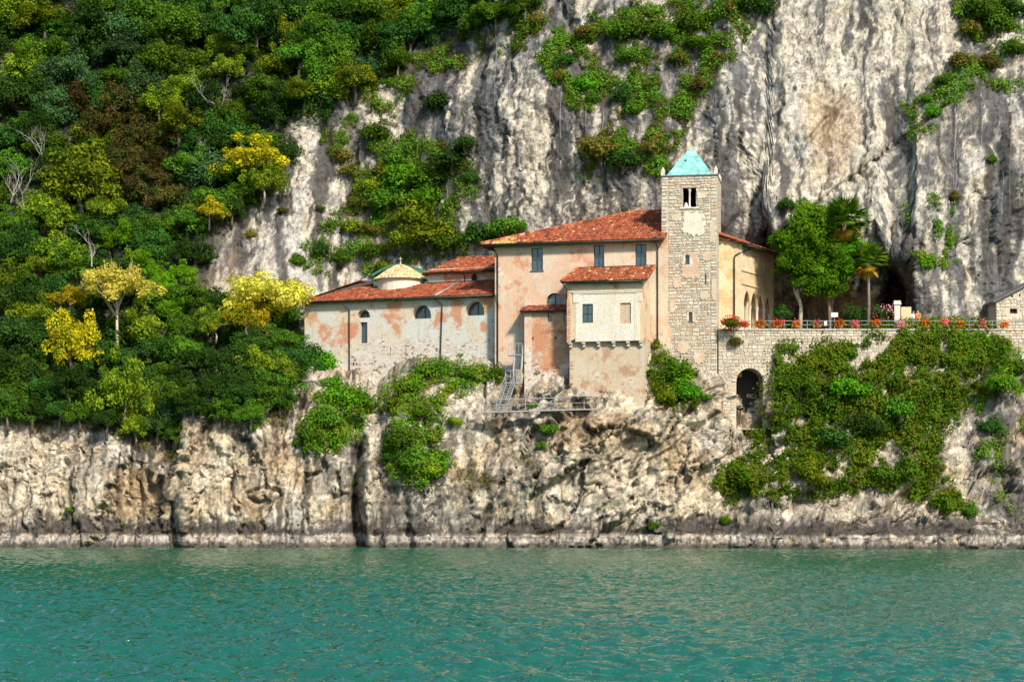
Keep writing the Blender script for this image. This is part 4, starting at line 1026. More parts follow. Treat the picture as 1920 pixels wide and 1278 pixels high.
for c in courses(0.0, tx1, 12.0, tz1, 21, 0.17, 0.34, 0.22, 0.72, 0.62):
    for h in (BB, T1, T2):
        if ov(c, h):   # trim a stone that runs into an opening
            if c[0] < h[0][0] - .15 and c[1] < h[1][0]: c = (c[0], h[0][0], c[2], c[3])
            elif c[1] > h[1][0] + .15 and c[0] > h[0][0]: c = (h[1][0], c[1], c[2], c[3])
            else: c = None
            if c is None: break
    if c: cells.append(c)
masonry(tower, TO, cells, 290, seed=5)
TS = Fr.__new__(Fr); TS.O = TO.W(tx1, 0, 0); TS.t = TO.n; TS.n = -TO.t
sc_ = courses(0.16, 4.7, 19, tz1, 22, 0.22, 0.4, 0.4, 0.9, 0.6); masonry(tower, TS, sc_, 0, seed=6)
rgp = random.Random(2)
for r_ in PATCH:
    x0, z0 = r_[0]; x1, z1 = r_[2]; cxm, czm = (x0 + x1) / 2, (z0 + z1) / 2; pts = []
    hol = [h for h in (T1, T2) if ov((x0, x1, z0, z1), h)]
    for i in range(44):
        a = 2 * math.pi * i / 44; e = (abs(math.cos(a)) ** 4 + abs(math.sin(a)) ** 4) ** -0.25 * rgp.uniform(.78, 1.12)
        pts.append((cxm + (x1 - x0) / 2 * e * math.cos(a), czm + (z1 - z0) / 2 * e * math.sin(a)))
    k = MB(); facade(k, TO, pts, hol, 0.05, 0, -0.045)
    for i in range(44):
        a, b_ = pts[i], pts[(i + 1) % 44]; k.quad(TO.W(a[0], -.045, a[1]), TO.W(b_[0], -.045, b_[1]), TO.W(b_[0], .04, b_[1]), TO.W(a[0], .04, a[1]))
    k.build('plaster_patch', M['white'] if r_ is PATCH[0] else (M['house'] if r_ is PATCH[3] else M['towerplaster']), tower)
for h in (T1, T2): window(TO, h, tower, 0.32, 1, 1, .05, 'slit_window'); sill(TO, h, tower, M['slate'], .06, .07, .05)
# belfry: dark chamber, mullion column, bell
k = MB(); x0, z0 = BB[0]; x1, z1 = BB[2]
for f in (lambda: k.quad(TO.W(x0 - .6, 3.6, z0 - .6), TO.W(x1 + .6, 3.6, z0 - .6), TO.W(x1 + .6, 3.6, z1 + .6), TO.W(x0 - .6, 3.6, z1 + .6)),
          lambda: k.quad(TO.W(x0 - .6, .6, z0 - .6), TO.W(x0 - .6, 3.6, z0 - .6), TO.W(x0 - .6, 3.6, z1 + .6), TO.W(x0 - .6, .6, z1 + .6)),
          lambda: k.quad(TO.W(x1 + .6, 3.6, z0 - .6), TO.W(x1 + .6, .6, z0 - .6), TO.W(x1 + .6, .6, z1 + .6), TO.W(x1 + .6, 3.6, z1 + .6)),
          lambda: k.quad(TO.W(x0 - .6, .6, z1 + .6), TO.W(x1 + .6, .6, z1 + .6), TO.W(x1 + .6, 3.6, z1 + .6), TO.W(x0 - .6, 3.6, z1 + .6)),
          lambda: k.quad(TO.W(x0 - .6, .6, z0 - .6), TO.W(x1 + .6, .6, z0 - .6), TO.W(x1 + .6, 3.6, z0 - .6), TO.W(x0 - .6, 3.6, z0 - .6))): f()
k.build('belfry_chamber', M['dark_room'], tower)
cxm = (x0 + x1) / 2
k = MB(); p_ = TO.W(cxm, .3, z0)
k.lathe(p_, [(.13, 0), (.13, .1), (.085, .16), (.08, z1 - z0 - .4), (.10, z1 - z0 - .34), (.17, z1 - z0 - .05), (.17, z1 - z0)], 10); k.build('mullion_column', M['marble'], tower, smooth=True)
k = MB(); lbox(k, TO, x0 - .25, x1 + .25, -.06, .1, z0 - .14, z0 - .01); k.build('belfry_sill', M['marble'], tower)
k = MB(); p_ = TO.W(x0 + .26, .35, z0 + .02); k.lathe(p_, [(.25, 0), (.22, .06), (.16, .2), (.13, .34), (.08, .42), (.0, .44)], 12); k.build('bell', M['bell'], tower, smooth=True)
# crown, copper roof, corner pinnacles
k = MB(); lbox(k, TO, -.05, tx1 + .05, -.06, 4.86, tz1, tz1 + .10); k.build('cornice', M['slate'], tower)
rb_ = [TO.W(.38, .3, tz1 + .1), TO.W(tx1 - .38, .3, tz1 + .1), TO.W(tx1 - .38, 4.5, tz1 + .1), TO.W(.38, 4.5, tz1 + .1)]
rm = [TO.W(.62, .55, tz1 + .42), TO.W(tx1 - .62, .55, tz1 + .42), TO.W(tx1 - .62, 4.25, tz1 + .42), TO.W(.62, 4.25, tz1 + .42)]
apz = TO.loc(1294, 275, 2.4)[1]; ap = TO.W(tx1 / 2, 2.4, apz)
k = MB()
for i in range(4):
    k.quad(rb_[i], rb_[(i + 1) % 4], rm[(i + 1) % 4], rm[i], 0, .5)
roof = k.build('roof_skirt', M['copper'], tower)
rgc = random.Random(8)
for i in range(4):      # each slope is clad in overlapping sheets
    a, b_ = rm[i], rm[(i + 1) % 4]; nrw = 5; nd = ((b_ - a).cross(ap - a)).normalized()
    if nd.dot(a - TO.W(tx1 / 2, 2.4, tz1)) < 0: nd = -nd
    for j in range(nrw):
        t0, t1 = j / nrw, (j + 1) / nrw; ncol = max(1, 4 - j)
        for c in range(ncol):
            A0, B0 = a + (ap - a) * t0, b_ + (ap - b_) * t0; A1, B1 = a + (ap - a) * t1, b_ + (ap - b_) * t1
            s0_, s1_ = c / ncol, (c + 1) / ncol
            if t1 > .999: pts = [A0 + (B0 - A0) * s0_, A0 + (B0 - A0) * s1_, ap]
            else: pts = [A0 + (B0 - A0) * s0_, A0 + (B0 - A0) * s1_, A1 + (B1 - A1) * s1_, A1 + (B1 - A1) * s0_]
            e = nd * (0.012 + rgc.uniform(0, .02)); ce = sum(pts, Vector()) / len(pts)
            pts = [ce + (q_ - ce) * 0.992 + e for q_ in pts]; n_ = len(pts)
            k = MB(); k.add(pts + [q_ - nd * .06 for q_ in pts], [tuple(range(n_))] + [(x, (x + 1) % n_, n_ + (x + 1) % n_, n_ + x) for x in range(n_)], 0, rgc.random())
            k.build('copper_sheet', M['copper'], roof)
k = MB(); k.tube([ap + (rm[0] - ap) * .13 + Vector((0, -.05, 0)), ap + Vector((0, -.03, .03))], [.07, .09], 6); k.tube([ap - Vector((0, 0, .1)), ap + Vector((0, 0, .18))], [.09, .02], 6); k.build('roof_tip', M['ochre'], tower)
k = MB(); c0 = rm[0] + (ap - rm[0]) * .45; c1 = rm[1] + (ap - rm[1]) * .45; cc = c0 + (c1 - c0) * .28; k.box(cc + Vector((0, -.05, 0)), (.07, 0, 0), (0, .08, 0), (0, 0, .07)); k.build('roof_hatch', M['dark_room'], tower)
for lx in (.12, tx1 - .12):
    for ly in (.12, 4.6):
        k = MB(); lbox(k, TO, lx - .16, lx + .16, ly - .16, ly + .16, tz1 + .1, tz1 + .45); p_ = TO.W(lx, ly, tz1 + .45); k.lathe(p_, [(.20, 0), (.17, .1), (.05, .35), (0, .4)], 8); k.build('pinnacle', M['marble'], tower)
# iron tie bars on the wall
k = MB(); 
for a, b0_, b1_ in ((1324, 512, 531),):
    x, z0 = TO.loc(a, b1_); _, z1 = TO.loc(a, b0_); lbox(k, TO, x - .03, x + .03, -.09, -.05, z0, z1)
k.build('tie_bar', M['pipe'], tower)
k = MB(); x, z0 = HO.loc(1247, 560); _, z1 = HO.loc(1247, 540); lbox(k, TO, .32, .38, -.10, -.06, z0, z1); lbox(k, TO, .20, .50, -.09, -.06, z1 - .3, z1 - .24); k.build('tie_cross', M['pipe'], tower)

# ------------------------------------------------------------------ loggia house right of the tower
LF = Fr(1346, 4.6, 2)
lgx = LF.loc(1391, 550)[0]
LS = Fr.__new__(Fr); LS.O = LF.W(lgx, 0, 0); ang = rad(62); LS.t = Vector((math.cos(ang), math.sin(ang), 0)); LS.n = Vector((-math.sin(ang), math.cos(ang), 0))
loggia = empty('loggia_house', LF.W(lgx / 2, 2, TZ - .3), 'cream plastered house with a row of pointed arches, next to the stone tower', 'house')
sx1 = LS.loc(1449, 560)[0]
zA = LF.loc(1348, 441)[1]; zB = LF.loc(1391, 455)[1]; z_e = LS.loc(1392, 461)[1]
k = MB(); facade(k, LF, [(-.2, TZ - 4), (lgx, TZ - 4), (lgx, zB), (-.2, zA)]); k.build('gable_wall', M['loggia'], loggia)
k = MB(); holes = []
nA = 4; margin = 0.35; wA = (sx1 - 2 * margin) / nA; zs_ = LS.loc(1400, 563)[1]; zt = LS.loc(1400, 549)[1]; zcap = LS.loc(1396, 577)[1]
for i in range(nA):
    a = margin + i * wA + .09; b_ = margin + (i + 1) * wA - .09; holes.append(arch_hole(a, b_, TZ - .05, zcap + .35, 10, 0.55))
facade(k, LS, [(0, TZ - .5), (sx1, TZ - .5), (sx1, z_e), (0, z_e)], holes, 0.14)
k.build('arcade_wall', M['loggia'], loggia)
k = MB(); lbox(k, LS, .1, sx1 + 2, .75, .95, TZ - .5, z_e); k.build('inner_wall', M['loggia'], loggia)
k = MB(); lbox(k, LS, .1, sx1, .16, .74, zs_ + 1.35, zs_ + 1.5); k.build('loggia_ceiling', M['loggia'], loggia)
k = MB(); lbox(k, LS, sx1, sx1 + .2, 0.0, 4.0, TZ - .5, z_e); k.build('end_wall', M['loggia'], loggia)
for i in range(1, nA):
    p_ = LS.W(margin + i * wA, .07, TZ - .05); hh = zcap - TZ + .35
    k = MB(); k.lathe(p_, [(.15, 0), (.15, .18), (.11, .22), (.11, hh - .3), (.16, hh - .1), (.17, hh)], 10); k.build('column', M['marble'], loggia, smooth=True)
for i in (0, nA):
    p_ = LS.W(margin + i * wA, .18, TZ - .05); k = MB(); lbox(k, LS, margin + i * wA - .13, margin + i * wA + .13, -.05, .3, TZ - .05, zcap + .1); k.build('pier', M['marble'], loggia)
for pyc in (507, 532):
    z = LS.loc(1394, pyc)[1]; k = MB(); lbox(k, LS, -.05, sx1, -.10, 0, z - .06, z + .06); k.build('string_course', M['loggia'], loggia)
zq0 = LS.loc(1394, 500)[1]
for i in range(5):
    x = .5 + i * (sx1 - 1) / 4; k = MB(); lbox(k, LS, x - .09, x + .09, -.06, 0, zq0 + .1, z_e - .35); k.build('pilaster', M['loggia'], loggia)
# roof: falls to the right over the arcade
v0 = LF.W(-.1, -.35, zA + .12); v1 = LS.W(-.2, -.75, zB - .18); v2 = LS.W(sx1 + 3.5, -.75, zB - .18); v3 = LF.W(-.1, 8, zA + .12)
tile_roof('roof', loggia, [v0, v1, v2, v3], v1, v2, ['tile', 'tile_dk'], slope_mats=lambda a, b_, g: int(g.random() < .2), seed=31, slab=.14)
k = MB(); k.tube([v0 + Vector((0, -.05, .05)), v1 + Vector((0, -.05, .05))], .12, 8); k.build('verge_tile_run', M['tile'], loggia)
gutter(loggia, v1 - Vector((0, 0, .12)), v2 - Vector((0, 0, .12)), .07)
downpipe([v1 + LS.t * 1.2 - Vector((0, 0, .18)), LF.W(lgx - .3, -.12, zB - .95), LF.W(lgx - .62, -.12, zB - 1.15), LF.W(lgx - .66, -.12, zB - 1.4), LF.W(lgx - .66, -.12, TZ - .4)], loggia, .06)
k = MB(); lbox(k, LF, lgx - .55, lgx + .05, -.14, -.01, TZ - .2, TZ + 1.0); lbox(k, LF, lgx - .6, lgx + .1, -.17, -.01, TZ + 1.0, TZ + 1.1); k.build('stone_plinth', M['marble'], loggia)
# ------------------------------------------------------------------ terrace: floor, retaining wall with arch, railing
def terrY(px): return 2.4
def tw(px, z, Y): return Vector(((px - 960) * (D + Y) / F, Y, z))
k = MB(); pxs = list(range(1346, 2190, 40))
for a, b_ in zip(pxs[:-1], pxs[1:]):
    k.hexa([tw(a, TZ - .5, 2.6), tw(b_, TZ - .5, 2.6), tw(b_, TZ - .5, 19), tw(a, TZ - .5, 19), tw(a, TZ - .02, 2.6), tw(b_, TZ - .02, 2.6), tw(b_, TZ - .02, 19), tw(a, TZ - .02, 19)])
tf = k.build('terrace_floor', M['paving']); tf['kind'] = 'structure'
TW = Fr(1346, 2.3, 0)
twx1 = TW.loc(2190, 620)[0]; ztop = TZ + .02
twall = empty('retaining_wall', TW.W(12, 0, 10), 'rubble stone retaining wall with an arched recess below the flowered terrace', 'wall')
axa, azs = TW.loc(1378, 722); axb, azb = TW.loc(1434, 800); azt = TW.loc(1406, 690)[1]
AR = arch_hole(axa + .12, axb - .12, TW.loc(1400, 803)[1], azt - (axb - axa) / 2 + .12, 14)
zlow = TW.loc(1400, 805)[1]; xr = TW.loc(1446, 700)[0]; zmid = TW.loc(1600, 720)[1]
mb = MB(); facade(mb, TW, [(.05, zlow), (xr, zlow), (xr, zmid), (twx1, zmid), (twx1, ztop), (.05, ztop)], [AR], 2.6, 0, .05)
mb.quad(TW.W(.05, .05, ztop), TW.W(twx1, .05, ztop), TW.W(twx1, .6, ztop), TW.W(.05, .6, ztop))
mb.quad(TW.W(.05, .05, zlow), TW.W(.05, 3, zlow), TW.W(.05, 3, ztop), TW.W(.05, .05, ztop)); mb.quad(TW.W(xr, 1.2, zlow), TW.W(xr, .05, zlow), TW.W(xr, .05, zmid), TW.W(xr, 1.2, zmid))
mb.build('wall_core', M['core'], twall)
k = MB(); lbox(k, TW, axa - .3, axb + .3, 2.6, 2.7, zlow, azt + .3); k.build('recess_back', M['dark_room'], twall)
cells = []
cA = (axa + axb) / 2; rA = (axb - axa) / 2 - .12
for c in courses(.05, TW.loc(1680, 640)[0], zmid + .02, ztop - .16, 41, .16, .34, .22, .62) + courses(.05, xr, zlow, zmid, 42, .16, .34, .22, .62):
    mx, mz = (c[0] + c[1]) / 2, (c[2] + c[3]) / 2
    if mz > AR[0][1] - .05 and abs(mx - cA) < rA + .42 and (mz < azt - rA and abs(mx - cA) < rA + .2 or math.hypot(mx - cA, mz - (azt - rA)) < rA + .42): continue
    cells.append(c)
cells += courses(TW.loc(1840, 640)[0], TW.loc(1960, 640)[0], zmid + 1.2, ztop - .16, 43, .16, .34, .22, .62)
masonry(twall, TW, cells, 250, seed=9)
for i in range(15):      # arch ring
    a0, a1 = math.pi * i / 15 + .012, math.pi * (i + 1) / 15 - .012; cz_ = azt - rA
    k = MB(); r0_, r1_ = rA + .005, rA + .38; p4 = [(r0_, a0), (r0_, a1), (r1_, a1), (r1_, a0)]
    k.hexa([TW.W(cA + r * math.cos(a), -.03, cz_ + r * math.sin(a)) for r, a in p4] + [TW.W(cA + r * math.cos(a), .2, cz_ + r * math.sin(a)) for r, a in p4], 0, random.random())
    k.build('arch_stone', M['stoneR'], twall)
x = 0.05; i = 0; rgt = random.Random(77)
while x < twx1 - .1:
    w = rgt.uniform(.7, 1.3); w = min(w, twx1 - x); k = MB(); h = rgt.uniform(.11, .15)
    lbox(k, TW, x + .01, x + w - .01, -.08, .6, ztop - .13, ztop - .13 + h, 0, rgt.random()); k.build('coping_stone', M['stone'], twall); x += w
# railing
rail = empty('terrace_railing', TW.W(8, .25, TZ), 'thin pale metal railing along the terrace edge', 'railing')
rx0 = TW.loc(1384, 605)[0]; rx1 = TW.loc(2150, 605)[0]
for z in (.38, .72):
    k = MB(); k.tube([TW.W(rx0, .2, TZ + z), TW.W(rx1, .2, TZ + z)], .028, 6); k.build('rail', M['steel'], rail)
x = rx0
while x < rx1:
    k = MB(); k.tube([TW.W(x, .2, TZ), TW.W(x, .2, TZ + .74)], .03, 6); k.build('post', M['steel'], rail); x += 2.0

# ------------------------------------------------------------------ foliage builders
def leaf_quads(C_, Nn, L, Wd, rg, fold=0.0):
    """diamond leaves: centres, normals, length, width"""
    n_ = len(C_); t = rg.normal(size=(n_, 3)); t -= Nn * (t * Nn).sum(1)[:, None]; t /= np.linalg.norm(t, axis=1)[:, None] + 1e-9
    b_ = np.cross(Nn, t); L = np.asarray(L).reshape(-1, 1); Wd = np.asarray(Wd).reshape(-1, 1)
    V = np.stack([C_ - t * L * .5, C_ + b_ * Wd * .5, C_ + t * L * .5, C_ - b_ * Wd * .5], 1).reshape(-1, 3)
    return V, np.arange(n_ * 4).reshape(-1, 4)
def unit(v): return v / (np.linalg.norm(v, axis=-1, keepdims=True) + 1e-9)
def crown_mesh(name, seed, nc, nl, rad_=3.0, sz=0.8, leaf=.27, clump=(.24, .40), inner=.35, droop=0.0, flat=1.0):
    rg = np.random.default_rng(seed)
    d = unit(rg.normal(size=(nc, 3))); d[:, 2] = np.where(d[:, 2] < -.35, -d[:, 2] * .6, d[:, 2])
    r = rad_ * (inner + (1 - inner) * rg.random(nc) ** .55) * .78
    lob = 1 + .22 * np.sin(3 * np.arctan2(d[:, 1], d[:, 0]) + seed) + .15 * rg.normal(size=nc)
    cc = d * (r * lob)[:, None] * np.array([1, 1, sz]); cr = rad_ * rg.uniform(*clump, size=nc)
    ct = rg.random(nc)
    w = cr ** 2; w /= w.sum(); ci = rg.choice(nc, size=nl, p=w)
    ld = unit(rg.normal(size=(nl, 3)) + np.array([0, 0, .25])); lr = cr[ci] * (.55 + .5 * rg.random(nl) ** .6)
    c = cc[ci] + ld * lr[:, None] * np.array([1, 1, .75 * flat]); c[:, 2] -= droop * lr * rg.random(nl)
    nn = unit(ld * .9 + rg.normal(size=(nl, 3)) * .55 + np.array([0, -.05, .45]))
    s_ = leaf * rg.uniform(.6, 1.25, nl)
    V, Qd = leaf_quads(c, nn, s_, s_ * .62, rg)
    t = np.clip(.6 * ct[ci] + .4 * rg.random(nl), 0, 1)
    return np_mesh(name, V, Qd, LEAF['mid'], t), cc
def trunk_mesh(name, seed, cc, H, r0, mat, nb=9):
    """tapered trunk with limbs reaching into the crown's clumps; crown centre at height H"""
    rg = random.Random(seed); mb = MB()
    pts = [Vector((0, 0, -.8)), Vector((rg.uniform(-.1, .1), rg.uniform(-.1, .1), H * .3)), Vector((rg.uniform(-.25, .25), rg.uniform(-.2, .2), H * .65)), Vector((rg.uniform(-.2, .2), 0, H * 1.05))]
    mb.tube(pts, [r0 * 1.25, r0, r0 * .75, r0 * .35], 7)
    idx_ = rg.sample(range(len(cc)), min(nb, len(cc)))
    for i in idx_:
        e = Vector(cc[i]) + Vector((0, 0, H)); s_ = pts[1].lerp(pts[3], rg.uniform(.25, .9)); m_ = s_.lerp(e, .5) + Vector((rg.uniform(-.2, .2), rg.uniform(-.2, .2), rg.uniform(0, .35)))
        mb.tube([s_, m_, e], [r0 * .42, r0 * .26, r0 * .08], 5)
        for _ in range(2):
            e2 = e + Vector((rg.uniform(-.7, .7), rg.uniform(-.7, .7), rg.uniform(-.1, .7))); mb.tube([m_, e2], [r0 * .16, r0 * .05], 4)
    me = bpy.data.meshes.new(name); me.from_pydata(mb.v, [], mb.f); me.materials.append(M[mat]); me.polygons.foreach_set('use_smooth', [True] * len(mb.f)); return me
TREES = []
for i in range(7):
    cm, cc = crown_mesh('crown', 100 + i, 60 + 6 * i, 7600, 3.3, [.85, .95, .75, 1.05, .8, .9, 1.1][i], .28, (.14, .29), .25, .3)
    TREES.append((cm, trunk_mesh('trunk', 100 + i, cc, 4.2, .19, 'bark')))
AIRY = []      # looser crowns with bigger gaps
for i in range(4):
    cm, cc = crown_mesh('crown', 200 + i, 52, 6800, 3.9, [.8, .95, .7, .85][i], .27, (.11, .21), .4, .4)
    AIRY.append((cm, trunk_mesh('trunk', 200 + i, cc, 4.2, .15, 'palebark', 16)))
BUSH = []
for i in range(6):
    cm, cc = crown_mesh('foliage', 300 + i, 26, 2200, 1.3, [.8, .6, .9, .7, 1.0, .75][i], .22, (.3, .5), .2, .4)
    mb = MB(); rg_ = random.Random(i)
    for c in cc[:7]: mb.tube([Vector((rg_.uniform(-.1, .1), .2, -.9)), Vector(c) * .5 + Vector((0, 0, -.2)), Vector(c)], [.05, .035, .01], 5)
    me = bpy.data.meshes.new('stem'); me.from_pydata(mb.v, [], mb.f); me.materials.append(M['bark']); BUSH.append((cm, me))
LAND = [(240, 265, 'the rust-brown trees'), (152, 345, 'the large rounded tree'), (220, 540, 'the umbrella-shaped pale tree'), (270, 490, 'the bamboo'), (497, 560, 'the large pale yellow tree'),
        (475, 305, 'the yellow rock-edge tree'), (425, 190, 'the bleached bare tree'), (390, 400, 'the small yellow tree'), (130, 640, 'the low hanging golden tree'), (60, 400, 'the tangled bare tree'),
        (690, 180, 'the bare rock slope'), (900, 60, 'the white cliff face'), (565, 700, 'the far end of the church'), (400, 790, 'the lower cliff edge'), (150, 790, 'the waterside cliff'), (751, 500, 'the church dome'), (860, 500, 'the raised choir roof'), (1060, 410, 'the house roof'), (1295, 280, 'the tower roof'),
        (1530, 450, 'the terrace tree'), (1672, 560, 'the cave'), (1890, 560, 'the stone hut'), (1406, 740, 'the arched recess'), (950, 730, 'the steel stair'), (1000, 770, 'the steel gangway'), (668, 900, 'the deep fissure'), (1135, 690, 'the bay footing'), (1560, 230, 'the ochre-stained rock'), (1820, 60, 'the cliff-corner greenery'), (1600, 990, 'the tilted rock beds'), (1240, 60, 'the high green ledge')]
def whereis(px_, py_):
    d = sorted((math.hypot(px_ - a, py_ - b_), a, b_, t) for a, b_, t in LAND)
    (_, a, b_, t), (_, _, _, t2) = d[0], d[1]
    if abs(py_ - b_) > abs(px_ - a) * .8: w = 'above' if py_ < b_ else 'below'
    else: w = 'beside'
    return '%s %s' % (w, t), t2
def put_tree(name, bank, vi, base, scale, kind, label, cat, group, rz=0.0, H=4.2, zs_=1.0):
    o = empty(name, base, label, cat, group); cm, tm = bank[vi % len(bank)]
    link('crown', cm, o, (0, 0, H * scale), (random.uniform(-.12, .12), random.uniform(-.12, .12), rz), (scale * random.uniform(.92, 1.1), scale, scale * zs_ * random.uniform(.85, 1.2)), LEAF[kind]); link('trunk', tm, o, (0, 0, 0), (0, 0, rz), (scale, scale, scale * H / 4.2))
    return o
def tree_px(name, px_, py_, r, kind, label=None, group=None, bank=None, vi=None, base_drop=.8, zs_=1.0, cat='tree', fwd=0.0):
    """crown centre and radius in photo pixels; the foot is put on the rock under it"""
    bank = bank or TREES; vi = random.randrange(len(bank)) if vi is None else vi
    Y = surfY(px_, py_ + base_drop * r) - fwd; sc_ = r * (D + Y) / F / 3.0; H = 3.0 * base_drop
    if label is None:
        w, t2 = whereis(px_, py_); sz = 'large ' if r > 55 else ('small ' if r < 42 else '')
        label = '%s%s %s, near %s' % (sz, KL[kind], w, t2)
        if len(label.split()) > 16: label = label.split(', near')[0]
    c = at(px_, py_, Y); return put_tree(name, bank, vi, c - Vector((0, 0, H * sc_)), sc_, kind, label, cat, group, random.uniform(0, 6.3), H, zs_)
def bush_px(px_, py_, r, kind, label, group=None, name='shrub', zs_=1.0, out=.35, cat='shrub'):
    Y = surfY(px_, py_ + .2 * r); s = r * (D + Y) / F / 1.3
    o = empty(name, at(px_, py_, Y - out * s), label, cat, group); cm, sm = BUSH[random.randrange(len(BUSH))]; rz = random.uniform(-.6, .6)
    link('foliage', cm, o, (0, 0, 0), (0, 0, random.uniform(0, 6.3)), (s, s, s * zs_), LEAF[kind]); link('stem', sm, o, (0, 0, 0), (0, 0, rz), (s,) * 3)
    return o

# ------------------------------------------------------------------ trees of the wooded slope
KL = {'dark': 'dark green tree', 'mid': 'mid green tree', 'olive': 'yellow-green tree', 'brown': 'rusty withering tree', 'blue': 'bluish green tree', 'bamboo': 'bright green bamboo clump', 'yellow': 'yellow autumn tree'}
KN = {'dark': 'broadleaf_tree', 'mid': 'broadleaf_tree', 'olive': 'broadleaf_tree', 'brown': 'withering_tree', 'blue': 'broadleaf_tree', 'bamboo': 'bamboo_clump', 'yellow': 'autumn_tree'}
KG = {'dark': 'dark green trees of the wood', 'mid': 'mid green trees of the wood', 'olive': 'yellow-green trees of the wood', 'brown': 'rusty trees of the wood', 'blue': 'bluish trees of the wood', 'bamboo': 'bamboo on the slope', 'yellow': 'yellow trees of the wood'}
HERO = [(30, 30, 55, 'olive'), (85, 35, 50, 'olive'), (70, 100, 60, 'mid'), (175, 60, 70, 'dark'), (130, 150, 62, 'blue'), (40, 190, 62, 'dark'), (240, 70, 58, 'blue'), (290, 35, 60, 'mid'),
 (340, 65, 72, 'mid'), (305, 125, 58, 'mid'), (225, 105, 50, 'blue'), (420, 95, 36, 'olive'), (425, 130, 34, 'olive'), (480, 60, 60, 'dark'), (535, 30, 60, 'dark'), (560, 105, 50, 'mid'), (600, 60, 50, 'mid'),
 (640, 25, 52, 'dark'), (690, 40, 58, 'mid'), (635, 110, 50, 'mid'), (665, 150, 52, 'olive'), (600, 150, 50, 'mid'), (500, 175, 50, 'mid'), (570, 178, 42, 'olive'), (720, 75, 46, 'mid'), (745, 115, 36, 'mid'),
 (800, 40, 46, 'mid'), (860, 22, 46, 'dark'), (930, 25, 42, 'mid'), (985, 12, 36, 'mid'), (300, 200, 48, 'olive'), (350, 170, 44, 'olive'), (335, 235, 52, 'olive'), (230, 200, 58, 'brown'), (200, 245, 58, 'brown'),
 (262, 262, 52, 'brown'), (240, 318, 50, 'brown'), (285, 340, 42, 'brown'), (140, 195, 44, 'brown'), (60, 255, 52, 'dark'), (440, 225, 40, 'mid'), (400, 275, 46, 'dark'), (365, 315, 50, 'mid'), (430, 330, 40, 'mid'),
 (120, 415, 42, 'olive'), (195, 395, 38, 'olive'), (350, 420, 40, 'mid'), (300, 432, 46, 'mid'), (435, 395, 34, 'dark'), (20, 430, 42, 'mid'), (110, 482, 55, 'olive'), (75, 510, 40, 'olive'),
 (205, 455, 36, 'bamboo'), (240, 448, 38, 'bamboo'), (262, 492, 36, 'bamboo'), (300, 545, 38, 'bamboo'), (322, 585, 38, 'bamboo'), (285, 520, 30, 'bamboo'), (360, 560, 42, 'mid'), (340, 520, 34, 'bamboo'),
 (40, 560, 60, 'dark'), (60, 640, 68, 'dark'), (30, 705, 58, 'dark'), (95, 735, 48, 'dark'), (20, 755, 40, 'mid'), (205, 685, 56, 'dark'), (165, 745, 48, 'dark'), (300, 665, 44, 'dark'), (318, 740, 44, 'dark'),
 (380, 680, 52, 'dark'), (398, 735, 46, 'dark'), (440, 690, 50, 'dark'), (450, 745, 40, 'dark'), (535, 705, 36, 'mid'), (548, 640, 36, 'dark'), (330, 815, 30, 'mid'), (345, 625, 42, 'mid'), (385, 600, 36, 'mid'), (500, 745, 40, 'mid'), (120, 300, 40, 'dark'), (15, 772, 40, 'mid'), (60, 772, 42, 'dark'), (112, 770, 38, 'dark'), (150, 778, 34, 'mid'), (200, 790, 38, 'dark'), (255, 805, 36, 'olive'), (295, 800, 36, 'dark'), (362, 760, 34, 'dark'), (420, 770, 34, 'mid'), (470, 778, 34, 'mid'), (525, 752, 32, 'dark'), (550, 700, 30, 'mid')]
for h in HERO: tree_px(KN[h[3]], *h, None, KG[h[3]], fwd=.6)
# single trees with a look of their own
tree_px('broadleaf_tree', 152, 345, 78, 'olive', 'large rounded yellow-green tree standing alone above the bare twiggy branches', vi=1, zs_=1.2, fwd=1.5)
tree_px('autumn_tree', 220, 540, 60, 'pale', 'pale yellow umbrella-shaped tree with a bare slanting trunk', bank=AIRY, vi=2, base_drop=2.0, fwd=2.5)
tree_px('autumn_tree', 135, 655, 56, 'yellow', 'golden yellow tree hanging low beside the umbrella-shaped pale tree', bank=TREES, vi=5, zs_=1.35, fwd=3)
tree_px('autumn_tree', 130, 565, 38, 'yellow', 'golden yellow tree top just above the low hanging golden tree', bank=AIRY, vi=3, fwd=2.5)
tree_px('autumn_tree', 500, 562, 80, 'pale', 'large pale yellow tree spreading over the far end of the church roof', bank=TREES, vi=2, fwd=4.5)
tree_px('autumn_tree', 462, 600, 44, 'yellow', 'yellow tree half under the large pale yellow tree by the church', bank=AIRY, vi=1, fwd=4.5)
tree_px('autumn_tree', 405, 612, 34, 'olive', 'small yellow-green tree left of the large pale yellow tree', bank=AIRY, vi=3, fwd=3)
tree_px('autumn_tree', 505, 690, 46, 'olive', 'yellow-green tree hanging below the large pale yellow tree', bank=AIRY, vi=2, fwd=3)
tree_px('autumn_tree', 475, 305, 58, 'yellow', 'bright yellow tree at the edge of the bare pale rock slope', bank=AIRY, vi=1, fwd=1)
tree_px('autumn_tree', 495, 345, 40, 'olive', 'yellow-green tree just below the yellow tree on the rock edge', bank=AIRY, vi=0, fwd=1)
tree_px('autumn_tree', 392, 398, 36, 'yellow', 'small bright yellow tree lower down the rock slope edge', bank=AIRY, vi=2, fwd=1)
tree_px('autumn_tree', 232, 745, 56, 'olive', 'yellow-green tree drooping over the lower cliff edge above the water', bank=AIRY, vi=1, zs_=1.3, fwd=2)
tree_px('broadleaf_tree', 468, 655, 44, 'dark', 'dark tree in front of the stem of the large pale yellow tree', fwd=5.5)
tree_px('broadleaf_tree', 532, 640, 40, 'mid', 'mid green tree between the large pale yellow tree and the church wall', fwd=5.5)
